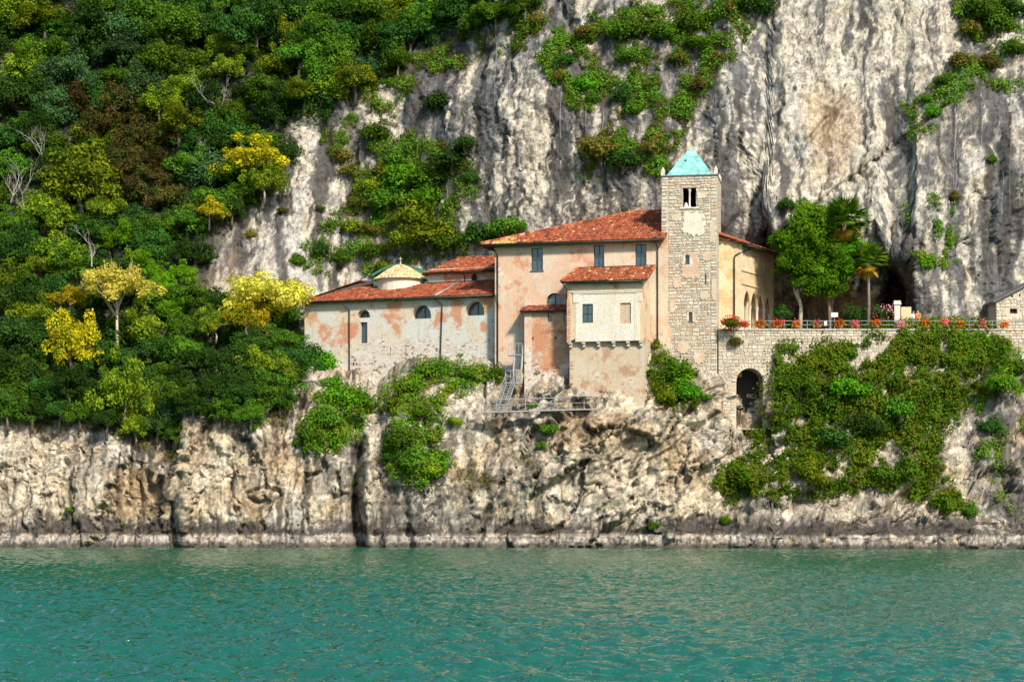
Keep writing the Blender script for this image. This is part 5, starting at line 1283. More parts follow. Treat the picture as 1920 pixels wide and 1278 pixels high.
tree_px('broadleaf_tree', 130, 725, 44, 'dark', 'dark tree under the low hanging golden tree', fwd=4)
# the rest of the wood
FOREST = [(-230, -90), (1010, -60), (990, 15), (900, 50), (790, 90), (735, 130), (690, 170), (600, 195), (540, 215), (535, 290), (470, 370), (425, 430), (360, 490), (335, 560), (420, 560), (555, 590), (560, 690), (510, 760), (450, 770), (345, 760), (325, 820), (240, 790), (150, 760), (0, 755), (-230, 755)]
cand = np.stack([R.uniform(-230, 1010, 6000), R.uniform(-90, 820, 6000)], 1)
cand = cand[in_poly(cand[:, 0], cand[:, 1], FOREST)]; kept = []
hxy = np.array([(h[0], h[1]) for h in HERO] + [(152, 345), (220, 540), (135, 655), (497, 560), (475, 305)])
for c in cand:
    if len(kept) and np.min(np.hypot(*(np.array(kept) - c).T)) < 50: continue
    if np.min(np.hypot(*(hxy - c).T)) < 26: continue
    kept.append(c)
for c in kept:
    x = random.random()
    kd = 'dark' if x < .42 else ('mid' if x < .74 else ('blue' if x < .82 else 'olive'))
    if 150 < c[0] < 320 and 180 < c[1] < 380 and random.random() < .6: kd = 'brown'
    tree_px(KN[kd], c[0], c[1] + 8, random.uniform(40, 56), kd, None, KG[kd], fwd=-.6)

# bare, bleached trees
def bare_tree(px_, py_, hpx, label, lean=0.0, seed=1, fwd=2.5):
    rg = random.Random(seed); Y = surfY(px_, py_) - fwd; b0_ = at(px_, py_, Y); H = hpx * (D + Y) / F
    o = empty('bare_tree', b0_, label, 'tree'); mbt = MB(); mbb = MB()
    def grow(p, d, L, r, lvl, mb_):
        pts = [p]; rs = [r]
        for i in range(3):
            d = (d + Vector((rg.uniform(-.25, .25), rg.uniform(-.25, .25), rg.uniform(-.1, .25)))).normalized(); pts.append(pts[-1] + d * L / 3); rs.append(r * (1 - .22 * (i + 1)))
        mb_.tube(pts, rs, 5)
        if lvl > 0:
            for i in range(rg.randint(3, 4)):
                q_ = pts[rg.randint(1, 3)]; nd = (d + Vector((rg.uniform(-1, 1), rg.uniform(-.7, .4), rg.uniform(-.3, .8)))).normalized()
                grow(q_, nd, L * rg.uniform(.5, .75), r * .5, lvl - 1, mbb)
    grow(b0_, Vector((lean, -.2, 1)).normalized(), H * .55, .065, 3, mbt)
    mbt.build('trunk', M['dead'], o); mbb.build('bare_branch_crown', M['dead'], o); return o
bare_tree(430, 215, 95, 'bleached bare tree reaching left out of the slope above the yellow tree', -1.2, 3)
bare_tree(405, 300, 60, 'small bleached bare branch poking out of dark foliage mid slope', -1.4, 5)
bare_tree(80, 310, 90, 'grey bare tree upright beside the large rounded yellow-green tree', .1, 7)
bare_tree(55, 420, 110, 'grey bare tree with tangled twigs at the wood edge below the upright one', -.3, 9)
bare_tree(20, 380, 80, 'small grey bare tree leaning in the dark wood', .3, 15)
bare_tree(172, 500, 75, 'thin bare forked trunk standing before the bamboo', .05, 11, 4)
# ------------------------------------------------------------------ shrubs growing on the rock
SH = {'u': ('on the bare upper cliff', 'shrubs on the upper cliff'), 'm': ('on the rocky slope behind the church', 'shrubs behind the church'), 'l': ('on the rock ledge above the water', 'shrubs on the lower rock'), 'r': ('in the ivy below the terrace', 'shrubs below the terrace')}
SK = {'dark': 'dark green', 'mid': 'mid green', 'olive': 'yellow-green', 'fresh': 'bright green', 'dry': 'dry brownish', 'ivy': 'deep green', 'brown': 'rusty brown'}
BL = [('u', 820, 192, 32, 'dark'), ('u', 735, 155, 18, 'mid'), ('u', 1165, 60, 40, 'mid'), ('u', 1200, 52, 30, 'mid'), ('u', 1100, 62, 26, 'dry'), ('u', 1092, 160, 28, 'fresh'), ('u', 1112, 185, 18, 'mid'), ('u', 1062, 112, 20, 'dark'),
 ('u', 1180, 105, 26, 'mid'), ('u', 1245, 60, 34, 'mid'), ('u', 1165, 182, 24, 'dark'), ('u', 1190, 205, 20, 'mid'), ('u', 1130, 280, 40, 'dry'), ('u', 1170, 300, 36, 'dark'), ('u', 1228, 275, 26, 'dry'), ('u', 1105, 278, 24, 'mid'),
 ('u', 1290, 45, 34, 'mid'), ('u', 1305, 80, 26, 'fresh'), ('u', 1420, 12, 34, 'dark'), ('u', 1395, 5, 26, 'mid'), ('u', 1270, 110, 22, 'dry'), ('u', 1310, 160, 20, 'dry'), ('u', 1345, 110, 18, 'dry'), ('u', 1020, 115, 12, 'dry'), ('u', 1048, 145, 15, 'dry'),
 ('u', 1835, 20, 42, 'mid'), ('u', 1870, 45, 38, 'mid'), ('u', 1890, 15, 34, 'dark'), ('u', 1815, 55, 24, 'dry'), ('u', 1745, 210, 20, 'fresh'), ('u', 1738, 185, 14, 'fresh'), ('u', 1800, 115, 26, 'dry'), ('u', 1850, 120, 28, 'dry'), ('u', 1770, 150, 20, 'mid'), ('u', 1900, 90, 28, 'mid'),
 ('u', 1295, 180, 14, 'fresh'), ('u', 1275, 190, 10, 'mid'), ('u', 1520, 400, 26, 'brown'), ('u', 1475, 385, 18, 'dark'), ('u', 1370, 15, 20, 'dry'), ('u', 1215, 160, 16, 'dry'), ('u', 1010, 40, 20, 'dry'), ('u', 1790, 370, 14, 'dry'), ('u', 1860, 300, 12, 'mid'),
 ('m', 850, 300, 40, 'dark'), ('m', 872, 270, 26, 'dark'), ('m', 882, 335, 20, 'dark'), ('m', 705, 250, 32, 'mid'), ('m', 760, 335, 44, 'fresh'), ('m', 805, 335, 36, 'mid'), ('m', 730, 375, 40, 'mid'), ('m', 690, 350, 28, 'olive'), ('m', 775, 405, 44, 'olive'), ('m', 805, 440, 46, 'olive'), ('m', 760, 450, 34, 'olive'), ('m', 845, 455, 32, 'mid'),
 ('m', 895, 445, 36, 'dark'), ('m', 948, 428, 38, 'mid'), ('m', 920, 450, 34, 'dark'), ('m', 975, 425, 20, 'mid'), ('m', 640, 290, 22, 'dry'), ('m', 660, 425, 24, 'olive'), ('m', 600, 470, 22, 'dark'), ('m', 640, 482, 22, 'mid'), ('m', 560, 490, 18, 'mid'), ('m', 700, 470, 26, 'mid'), ('m', 690, 430, 22, 'dry'), ('m', 620, 420, 12, 'mid'), ('m', 655, 320, 22, 'dry'), ('m', 740, 300, 28, 'mid'),
 ('m', 800, 370, 34, 'fresh'), ('m', 715, 320, 24, 'dry'), ('m', 670, 380, 22, 'dry'), ('m', 870, 490, 24, 'dark'), ('m', 720, 500, 20, 'olive'), ('m', 545, 540, 24, 'mid'), ('m', 600, 390, 10, 'mid'), ('m', 530, 395, 12, 'dry'), ('m', 470, 440, 14, 'dry'),
 ('l', 605, 680, 36, 'fresh'), ('l', 640, 745, 40, 'fresh'), ('l', 610, 785, 36, 'mid'), ('l', 680, 755, 26, 'fresh'), ('l', 660, 790, 24, 'dark'), ('l', 585, 815, 24, 'mid'), ('l', 770, 725, 36, 'ivy'), ('l', 800, 700, 30, 'ivy'), ('l', 825, 690, 24, 'mid'), ('l', 745, 760, 28, 'ivy'), ('l', 750, 825, 34, 'mid'), ('l', 770, 870, 34, 'mid'), ('l', 805, 880, 26, 'olive'), ('l', 735, 855, 20, 'mid'),
 ('l', 790, 770, 26, 'ivy'), ('l', 870, 700, 24, 'mid'), ('l', 905, 695, 20, 'ivy'), ('l', 930, 700, 18, 'ivy'), ('l', 850, 790, 16, 'olive'), ('l', 1030, 805, 22, 'mid'), ('l', 1015, 835, 12, 'mid'), ('l', 1240, 675, 22, 'ivy'), ('l', 1230, 650, 16, 'olive'), ('l', 1270, 700, 36, 'fresh'), ('l', 1285, 735, 30, 'fresh'), ('l', 1250, 745, 22, 'olive'), ('l', 1325, 745, 12, 'mid'), ('l', 1225, 985, 14, 'mid'), ('l', 390, 770, 16, 'fresh'), ('l', 1010, 700, 12, 'mid'), ('l', 620, 720, 26, 'mid'), ('l', 560, 830, 14, 'mid'), ('l', 660, 905, 12, 'mid'), ('l', 130, 955, 10, 'mid'), ('l', 475, 800, 14, 'mid'), ('l', 1000, 760, 10, 'mid'),
 ('r', 1590, 730, 40, 'fresh'), ('r', 1560, 760, 30, 'mid'), ('r', 1515, 885, 34, 'olive'), ('r', 1535, 900, 26, 'olive'), ('r', 1620, 855, 28, 'olive'), ('r', 1650, 890, 32, 'mid'), ('r', 1700, 885, 32, 'mid'), ('r', 1390, 890, 34, 'ivy'), ('r', 1420, 900, 26, 'ivy'), ('r', 1690, 770, 32, 'mid'), ('r', 1500, 720, 32, 'mid'), ('r', 1560, 820, 40, 'dark'), ('r', 1620, 800, 40, 'dark'),
 ('r', 1880, 720, 32, 'ivy'), ('r', 1860, 800, 24, 'dark'), ('r', 1360, 975, 13, 'mid'), ('r', 1780, 950, 22, 'ivy'), ('r', 1820, 960, 18, 'mid'), ('r', 1530, 680, 26, 'olive'), ('r', 1380, 670, 16, 'dry'), ('r', 1365, 650, 16, 'mid'), ('r', 1910, 690, 24, 'mid')]
for z_, x_, y_, r_, kd in BL:
    w_, t2_ = whereis(x_, y_)
    if r_ % 2: t2_ = t2_.replace('the large pale yellow', 'the pale yellow')
    lb_ = '%s%s shrub %s, near %s' % ('big ' if r_ > 34 else ('tiny ' if r_ < 17 else ''), SK[kd], w_, t2_)
    if len(lb_.split()) > 16: lb_ = lb_.split(', near')[0]
    bush_px(x_, y_, r_, kd, lb_, '%s shrubs on the rock' % SK[kd])

# ------------------------------------------------------------------ ivy and rough grass clinging to the rock: uncountable, one object each
g3 = V3; duv = np.gradient(g3, axis=1); dvv = np.gradient(g3, axis=0)
NV3 = np.cross(duv, dvv); NV3 /= np.linalg.norm(NV3, axis=-1)[..., None] + 1e-9
NV3 = np.where(NV3[..., 1:2] > 0, -NV3, NV3).reshape(-1, 3)
jv = np.clip(((vpy + 700) / CELL).astype(int), 0, GH - 1); iv = np.clip(((vpx + 300) / CELL).astype(int), 0, GW - 1)
vis = P2[:, 1] < dep[jv, iv] + 1.5
veg_n = zs(fbm(p * 0.45 + 600, 4, .55))
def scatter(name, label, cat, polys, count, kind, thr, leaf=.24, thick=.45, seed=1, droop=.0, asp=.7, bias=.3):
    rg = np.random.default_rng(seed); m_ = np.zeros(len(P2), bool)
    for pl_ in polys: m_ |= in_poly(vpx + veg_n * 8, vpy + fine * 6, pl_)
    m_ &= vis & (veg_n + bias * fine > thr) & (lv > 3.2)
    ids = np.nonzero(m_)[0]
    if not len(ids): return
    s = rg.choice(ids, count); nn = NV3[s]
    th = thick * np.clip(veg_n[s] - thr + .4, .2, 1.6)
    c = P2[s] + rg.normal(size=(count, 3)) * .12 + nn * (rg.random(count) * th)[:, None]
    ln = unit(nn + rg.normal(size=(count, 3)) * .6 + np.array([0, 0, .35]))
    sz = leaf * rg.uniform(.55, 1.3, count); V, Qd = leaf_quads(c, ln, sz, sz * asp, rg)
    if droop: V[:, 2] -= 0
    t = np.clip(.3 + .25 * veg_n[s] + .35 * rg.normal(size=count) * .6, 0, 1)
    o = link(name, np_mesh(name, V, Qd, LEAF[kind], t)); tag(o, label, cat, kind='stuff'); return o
IVY = [(1448, 640), (1560, 640), (1660, 612), (1845, 615), (1900, 645), (1880, 720), (1820, 750), (1790, 790), (1760, 850), (1790, 915), (1830, 955), (1760, 945), (1660, 915), (1560, 925), (1450, 930), (1360, 930), (1345, 880), (1400, 865), (1440, 800), (1445, 700)]
scatter('ivy', 'thick green ivy spread over the rock below the terrace', 'ivy', [IVY], 115000, 'ivy', -.7, .22, .65, 1)
scatter('ivy', 'green ivy on the ledge and rock below the church wall', 'ivy', [[(700, 760), (760, 690), (840, 675), (950, 690), (930, 720), (850, 740), (830, 800), (850, 880), (800, 910), (740, 890), (715, 840), (760, 780)], [(560, 800), (600, 740), (700, 730), (700, 780), (640, 850), (570, 840)]], 26000, 'ivy', -.8, .22, .5, 2)
scatter('ivy', 'dark ivy climbing the corner between the house and the bell tower', 'ivy', [[(1214, 650), (1236, 625), (1256, 660), (1310, 700), (1310, 760), (1240, 770), (1220, 720)]], 5000, 'ivy', -1.2, .2, .4, 3)
UPA = [(1000, 100), (1080, 40), (1180, 10), (1420, -20), (1420, 60), (1360, 140), (1300, 220), (1260, 320), (1190, 335), (1090, 330), (1080, 250), (1050, 170)]
UPB = [(590, 240), (700, 210), (880, 290), (905, 360), (860, 400), (860, 500), (620, 520), (540, 510), (600, 420), (650, 360)]
UPC = [(1770, -20), (1960, -20), (1960, 150), (1850, 180), (1760, 240), (1715, 270), (1700, 200), (1800, 110), (1830, 70)]
UPD = [(690, 200), (740, 120), (900, 60), (1010, -20), (1040, 20), (1000, 90), (900, 110), (800, 150), (720, 220)]
scatter('rough_grass', 'dry brownish grass tufts on the bare upper cliff', 'grass', [UPA, UPC, UPD], 60000, 'dry', -.25, .20, .35, 4, asp=.3)
scatter('rough_grass', 'brownish green grass on the rocky slope behind the church', 'grass', [UPB, UPD], 32000, 'dry', -.3, .20, .35, 5, asp=.35)
scatter('creeper', 'green creeper over the upper cliff and the slope behind the church', 'creeper', [UPA, UPB, UPC, UPD], 55000, 'mid', .3, .22, .5, 6)
scatter('rough_grass', 'thin dry grass along the edge of the lower cliff', 'grass', [[(0, 770), (200, 775), (340, 800), (350, 770), (560, 740), (700, 700), (720, 760), (600, 800), (480, 800), (360, 810), (340, 870), (240, 830), (120, 800), (0, 805)], [(1345, 920), (1560, 915), (1700, 930), (1800, 960), (1700, 950), (1560, 945), (1400, 940)], [(850, 880), (1000, 850), (1020, 900), (880, 930)]], 9000, 'dry', .2, .2, .3, 7, asp=.35)
scatter('creeper', 'sparse green creeper on the rock right of the ivy', 'creeper', [[(1840, 640), (1960, 660), (1960, 980), (1880, 960), (1840, 880)], [(1690, 400), (1790, 330), (1800, 520), (1740, 500)]], 7000, 'ivy', .5, .2, .4, 8)
# forest floor: undergrowth between the trees, one mass, gap shade in its leaf colour
scatter('undergrowth', 'undergrowth with painted shade filling the gaps between the trees of the wood', 'undergrowth', [FOREST], 45000, 'shade', -3, .38, 1.2, 9)

# rockfall cables hung down the upper cliff
for i, (x_, ya, yb) in enumerate([(929, 60, 200), (955, 75, 250), (975, 90, 310), (1012, 60, 200), (1052, 90, 260), (1100, 130, 250), (706, 185, 240), (748, 190, 330), (816, 220, 300), (1256, 130, 210), (1318, 130, 200), (1365, 40, 120), (1790, 180, 380), (1840, 190, 330), (1895, 150, 400), (1792, 300, 390), (1130, 200, 270), (1548, 30, 140), (1880, 320, 400), (1830, 350, 410)]):
    pts = [on_rock(x_ + 2 * math.sin(j), ya + (yb - ya) * j / 6, .28) for j in range(7)]
    y0 = min(q_.y for q_ in pts); k = MB(); k.tube(pts, .014, 4)
    o = k.build('rockfall_cable', M['cable']); tag(o, 'thin steel rockfall cable hanging down the upper cliff', 'cable', 'rockfall cables on the cliff')

# ------------------------------------------------------------------ terrace planting
def palm(px_, pyc, r, pyb, label, seed, Y):
    rg = random.Random(seed); c = at(px_, pyc, Y); b0_ = Vector((c.x, c.y, TZ)); s = r * (D + Y) / F
    o = empty('fan_palm', b0_, label, 'palm'); k = MB(); H = c.z - TZ
    ln_ = Vector((-1.1, 2.4, 0)) if seed == 1 else Vector((0, 0, 0))
    k.tube([b0_ + ln_ - Vector((0, 0, .2)), b0_ + ln_ * .75 + Vector((.05, 0, H * .45)), b0_ + ln_ * .3 + Vector((0, 0, H * .8)), b0_ + Vector((0, 0, H))], [.17, .14, .14, .18], 8); k.build('trunk', M['bark'], o, smooth=True)
    def frond():
        V_, F_ = [], []; pet = .55; nb = 15
        V_ += [(-.015, 0, 0), (.015, 0, 0), (.012, 0, pet * 1.0), (-.012, 0, pet)]; F_.append((0, 1, 2, 3))
        for i in range(nb):
            a = (i - (nb - 1) / 2) / nb * 3.6; L = .62 * (1 - .12 * abs(a)); dx_, dz_ = math.sin(a), math.cos(a); bnd = -.16 * L
            q_ = len(V_); wx, wz = dz_ * .035, -dx_ * .035
            V_ += [(0, 0, pet), (dx_ * L * .5 + wx, .02, pet + dz_ * L * .5 + wz), (dx_ * L, bnd, pet + dz_ * L), (dx_ * L * .5 - wx, -.02, pet + dz_ * L * .5 - wz)]; F_.append((q_, q_ + 1, q_ + 2, q_ + 3))
        me = bpy.data.meshes.new('frond'); me.from_pydata(V_, [], F_); me.materials.append(LEAF['palm']); at_ = me.attributes.new('tint', 'FLOAT', 'FACE'); at_.data.foreach_set('value', [rg.random() for _ in F_]); return me
    fm = [frond() for _ in range(3)]
    for i in range(46):
        up = rg.uniform(-.35, 1.35); az = rg.uniform(0, 6.283)
        d = Vector((math.cos(az) * math.cos(up), math.sin(az) * math.cos(up), math.sin(up)))
        link('frond', fm[i % 3], o, (0, 0, H), d.to_track_quat('Z', 'Y').to_euler(), (s,) * 3, LEAF['palm'] if rg.random() < .8 else LEAF['olive'])
    for i in range(14 if seed == 2 else 6):
        up = rg.uniform(-1.35, -.55); az = rg.uniform(0, 6.283)
        d = Vector((math.cos(az) * math.cos(up), math.sin(az) * math.cos(up), math.sin(up)))
        f_ = link('dry_frond', fm[i % 3], o, (0, 0, H - .1), d.to_track_quat('Z', 'Y').to_euler(), (s * .85,) * 3, LEAF['palmy'])
    return o
palm(1586, 412, 44, 600, 'tall fan palm with yellow dry skirt over the right shoulder of the round green tree', 1, 4.5)
palm(1628, 490, 36, 600, 'lower fan palm with orange dry skirt at the mouth of the cave', 2, 5.0)
# big glossy tree with two visible stems
Yt = 6.0; c = at(1534, 456, Yt); st = 95 * (D + Yt) / F / 3.0
o = empty('terrace_tree', Vector((c.x, c.y, TZ)), 'large round bright green tree on the terrace beside the loggia', 'tree')
cmA, ccA = crown_mesh('crown', 900, 90, 16000, 3.0, 1.0, .24, (.15, .27), .25, .3)
link('crown', cmA, o, (0, 0, c.z - TZ), (0, 0, .4), (st * 1.04, st * .6, st * 1.12), LEAF['magn'])
k = MB(); cl = at(1545, 525, Yt) - Vector((0, 0, 0)); 
b0_ = at(1500, 612, Yt); b0_.z = TZ - .1; b1_ = at(1556, 612, Yt); b1_.z = TZ - .1
k.tube([b0_, at(1502, 575, Yt), at(1494, 540, Yt), at(1515, 470, Yt)], [.20, .17, .15, .07], 8); k.tube([at(1501, 570, Yt), at(1490, 545, Yt), at(1480, 500, Yt)], [.13, .10, .05], 6); k.tube([at(1500, 545, Yt), at(1530, 500, Yt), at(1550, 430, Yt)], [.12, .1, .04], 6)
k.build('trunk', M['palebark'], o, smooth=True)
k = MB(); k.tube([b1_, at(1555, 575, Yt), at(1550, 530, Yt), at(1555, 460, Yt)], [.17, .15, .12, .05], 8); k.build('second_trunk', M['bark'], o, smooth=True)
cmB, ccB = crown_mesh('lower_crown', 901, 30, 4200, 1.6, 1.1, .24, (.28, .42), .3, .2)
p_ = at(1545, 520, Yt - .8) - Vector(o.location); link('lower_crown', cmB, o, p_, (0, 0, 1), (1.1, 1.0, 1.15), LEAF['magn'])
p_ = at(1485, 490, Yt - .5) - Vector(o.location); link('lower_crown', cmB, o, p_, (0, 0, 2), (.8, .8, .8), LEAF['magn'])
for x_, y_, s_ in ((1535, 540, 1.05), (1560, 532, .95), (1508, 525, .9), (1475, 500, .8), (1540, 528, 1.0), (1562, 515, .9), (1520, 520, .9), (1580, 500, .9), (1510, 500, 1.0), (1555, 490, 1.0), (1590, 465, .8), (1475, 455, .8)):
    link('lower_crown', cmB, o, at(x_, y_, Yt - .6) - Vector(o.location), (0, 0, x_), (s_,) * 3, LEAF['magn'])
def terrace_bush(px_, py_, r, kind, label, Y, name='terrace_shrub', bloom=None, nb=0):
    s = r * (D + Y) / F / 1.3; c = at(px_, py_, Y); o = empty(name, c, label, 'shrub'); cm, sm = BUSH[random.randrange(6)]
    link('foliage', cm, o, (0, 0, 0), (0, 0, random.uniform(0, 6)), (s * 1.1, s, s), LEAF[kind]); link('stem', sm, o, (0, 0, 0), None, (s,) * 3)
    if bloom:
        rg = np.random.default_rng(int(px_)); d = unit(rg.normal(size=(nb, 3))); d[:, 1] = -np.abs(d[:, 1]); cc_ = d * np.array([1.25 * s * 1.1, 1.15 * s, 1.0 * s]); V, Qd = leaf_quads(cc_, unit(d + rg.normal(size=(nb, 3)) * .4), np.full(nb, .17), np.full(nb, .16), rg)
        b_ = link('blossom_cover', np_mesh('blossom_cover', V, Qd, LEAF[bloom], rg.random(nb)), o); b_['kind'] = 'stuff'
    return o
terrace_bush(1466, 588, 20, 'dark', 'dark green shrub on the terrace by the end of the arcade', 6.5)
terrace_bush(1600, 590, 24, 'dark', 'dark green shrub on the terrace between the tree and the palm trunk', 6.0)
terrace_bush(1658, 586, 21, 'dark', 'dark shrub dotted with pink blossom before the cave', 5.0, 'oleander_bush', 'rose', 60)
terrace_bush(1370, 606, 20, 'mid', 'hanging green bush with red flowers at the end of the terrace wall', 1.9, 'flowering_bush', 'red', 150)
terrace_bush(1378, 640, 14, 'dry', 'small dry hanging plant on the wall under the red flowering bush', 2.1)
# flower boxes hung along the railing
fx = [(1395, 'red', 'scarlet'), (1425, 'orange', 'orange'), (1458, 'red', 'scarlet'), (1492, 'orange', 'orange'), (1532, 'pink', 'pink'), (1573, 'orange', 'orange'), (1604, 'pink', 'pink'), (1641, 'orange', 'orange'), (1689, 'rose', 'pale rose'), (1735, 'orange', 'orange'), (1771, 'pink', 'pink'), (1801, 'orange', 'orange'), (1842, 'pink', 'pink'), (1883, 'orange', 'orange')]
fr_ = np.random.default_rng(5)
def flower_meshes(col, sd):
    rg = np.random.default_rng(sd); n1, n2 = 260, 150
    c1 = rg.normal(size=(n1, 3)) * np.array([.21, .09, .12]) + np.array([0, 0, .30]); d1 = unit(rg.normal(size=(n1, 3))); V, Qd = leaf_quads(c1, d1, np.full(n1, .13), np.full(n1, .11), rg); a = np_mesh('leaves', V, Qd, LEAF['fresh'], rg.random(n1))
    c2 = rg.normal(size=(n2, 3)) * np.array([.20, .11, .14]) + np.array([0, -.06, .36]); d2 = unit(rg.normal(size=(n2, 3)) + np.array([0, -1, .4])); V, Qd = leaf_quads(c2, d2, np.full(n2, .14), np.full(n2, .13), rg); b_ = np_mesh('blossom_cover', V, Qd, LEAF[col], rg.random(n2)); return a, b_
FM = {c_: flower_meshes(c_, i) for i, c_ in enumerate(('red', 'orange', 'pink', 'rose'))}
M['terracotta'] = simple('terracotta_pot', (0.36, 0.14, 0.07), .85, 0, .2, 5)
after = ['beside the red flowering bush', 'in front of the arcade columns', 'right of the arcade', 'before the pale tree trunk', 'between the two tree trunks', 'right of the second tree trunk', 'left of the palm trunk', 'right of the palm trunk', 'below the white gate pillar', 'right of the two visitors', 'before the grey streaked rock', 'under the small white plaque', 'left of the stone hut', 'in front of the stone hut']
for (x_, cl_, nm), w_ in zip(fx, after):
    o = empty('flower_box', TW.W(TW.loc(x_, 605)[0], .05, TZ + .12), '%s flowers in a box on the terrace railing, %s' % (nm, w_), 'flower box', 'flower boxes on the railing')
    k = MB(); b0_ = wloc(o); s_ = random.uniform(.9, 1.2)
    k.hexa([b0_ + Vector(q_) for q_ in ((-.33, -.10, .02), (.33, -.10, .02), (.33, .08, .02), (-.33, .08, .02), (-.38, -.13, .26), (.38, -.13, .26), (.38, .10, .26), (-.38, .10, .26))]); k.build('planter', M['terracotta'], o)
    a, b_ = FM[cl_]; l_ = link('leaves', a, o, (0, 0, 0), (0, 0, random.choice((0, 3.14))), (s_,) * 3); l_['kind'] = 'stuff'; l_ = link('blossom_cover', b_, o, (0, 0, 0), (0, 0, random.choice((0, .3, -.3))), (s_,) * 3); l_['kind'] = 'stuff'

# gate pillar, low wall, notices
PL = Fr(1677, 5.0, 0)
o = empty('gate_pillar', PL.W(.25, .25, TZ), 'white square gate pillar with a cap at the mouth of the cave', 'pillar')
k = MB(); x1 = PL.loc(1688, 600)[0]; zt = PL.loc(1680, 566)[1]; lbox(k, PL, 0, x1, 0, .5, TZ - .05, zt - .22); k.build('shaft', M['marble'], o)
k = MB(); lbox(k, PL, -.09, x1 + .09, -.09, .59, zt - .22, zt - .1); lbox(k, PL, -.04, x1 + .04, -.04, .54, zt - .1, zt + .12); k.build('cap', M['marble'], o)
k = MB(); x2 = PL.loc(1709, 600)[0]; zt = PL.loc(1690, 575)[1]; lbox(k, PL, x1 + .1, x2, .1, .45, TZ - .05, zt); 
o = k.build('garden_wall', M['loggia']); tag(o, 'low tan plastered wall beside the white gate pillar', 'wall')
M['whitep'] = simple('white_paint', (.78, .78, .76), .5, 0, .06, 3, 0)
def board(px_, py_, w, h, Y, label, post=True, name='notice_board'):
    o = empty(name, at(px_, py_, Y), label, 'sign'); s = (D + Y) / F; c = at(px_, py_, Y); k = MB(); k.box(c, (w * s / 2, 0, 0), (0, .02, 0), (0, 0, h * s / 2)); k.build('panel', M['whitep'], o)
    if post: k = MB(); k.tube([Vector((c.x, c.y + .04, TZ - .05)), Vector((c.x, c.y + .04, c.z))], .03, 6); k.build('post', M['steel'], o)
board(1565, 590, 12, 8, 3.6, 'small white notice board on a post beside the second tree trunk')
board(1787, 597, 7, 4.5, 5.2, 'tiny white plaque on the grey streaked rock behind the railing', False, 'wall_plaque')
board(1548, 606, 5, 9, 3.0, 'small white upright box by the railing under the tree', False, 'electric_box')

# stone hut at the right end of the terrace
HU = Fr(1868, 4.4, -4)
hut = empty('stone_hut', HU.W(2, 1, TZ), 'rubble stone hut with a sloping slate roof at the end of the terrace', 'hut')
hx = HU.loc(2010, 600)[0]; za = HU.loc(1868, 566)[1]; zb = HU.loc(2010, 492)[1]
HW = rect_hole(HU, 1894, 1908, 578, 587.5); HV = [rect_hole(HU, 1896, 1900, 553, 557), rect_hole(HU, 1911, 1914, 551, 556)]
k = MB(); facade(k, HU, [(0, TZ - .1), (hx, TZ - .1), (hx, zb), (0, za)], [HW] + HV, .4, 0, .05); k.quad(HU.W(0, .05, TZ - .1), HU.W(0, 3, TZ - .1), HU.W(0, 3, za), HU.W(0, .05, za)); k.build('wall_core', M['core'], hut)
cells = []
for c in courses(0, hx, TZ, zb, 61, .16, .3, .2, .6):
    if c[3] > za + (zb - za) * ((c[0] + c[1]) / 2) / hx - .05: continue
    if any(ov(c, h, -.02) for h in [HW] + HV): continue
    cells.append(c)
masonry(hut, HU, cells, 150, seed=12)
for h in [HW] + HV:
    k = MB(); lbox(k, HU, h[0][0] - .1, h[1][0] + .1, .42, .46, h[0][1] - .1, h[2][1] + .1); k.build('dark_opening', M['dark_room'], hut)
k = MB(); k.hexa([HU.W(-.35, -.3, za - .12), HU.W(hx, -.3, zb + .06), HU.W(hx, 4, zb + .06), HU.W(-.35, 4, za - .12), HU.W(-.35, -.3, za + .06), HU.W(hx, -.3, zb + .24), HU.W(hx, 4, zb + .24), HU.W(-.35, 4, za + .06)]); k.build('roof', M['slate'], hut)

# ------------------------------------------------------------------ steel stair and gangway down the rock
gw = empty('steel_gangway', at(1000, 772, -.3), 'grey steel gangway with railing and stair on the rock below the house', 'gangway')
Yg0 = 1.2
def gp(px_, py_, Y=Yg0): return at(px_, py_, Y)
k = MB(); a, b_ = gp(903, 773), gp(1122, 767); w_ = Vector((0, .55, 0)); up = Vector((0, 0, .045))
k.hexa([a - w_ - up, b_ - w_ - up, b_ + w_ - up, a + w_ - up, a - w_ + up, b_ - w_ + up, b_ + w_ + up, a + w_ + up]); k.build('deck', M['steel'], gw)
for t_, r_ in ((1.0, .04), (.55, .028)):
    k = MB(); dz = Vector((0, -.55, 1.05 * t_)); k.tube([a + dz, b_ + dz], r_, 6); k.build('handrail', M['steel'], gw)
k = MB(); k.tube([a + Vector((0, -.55, 1.05)), a + Vector((0, .5, 1.05))], .035, 6); k.build('handrail', M['steel'], gw)
for i in range(9):
    c = a + (b_ - a) * (i / 8); k = MB(); k.tube([c + Vector((0, -.55, -.05)), c + Vector((0, -.55, 1.05))], .035, 6); k.build('baluster_post', M['steel'], gw)
def flight(A, B, n_, wid, parent):
    A, B = Vector(A), Vector(B); side = Vector((wid, 0, 0))
    for s in (-1, 1):
        k = MB(); k.tube([A + side * s, B + side * s], .05, 6); k.build('stringer', M['steel'], parent)
        k = MB(); h = Vector((0, 0, .95)); k.tube([A + side * s, A + side * s + h, B + side * s + h, B + side * s], .03, 6); k.build('handrail', M['steel'], parent)
        k = MB(); h = Vector((0, 0, .5)); k.tube([A + side * s + h, B + side * s + h], .022, 6); k.build('mid_rail', M['steel'], parent)
    for i in range(n_):
        c = A + (B - A) * ((i + .5) / n_); k = MB(); k.box(c, (wid, 0, 0), (0, .12, 0), (0, 0, .02)); k.build('tread', M['steel'], parent)
flight(gp(940, 770, .9), gp(957, 720, 2.6), 10, .36, gw)
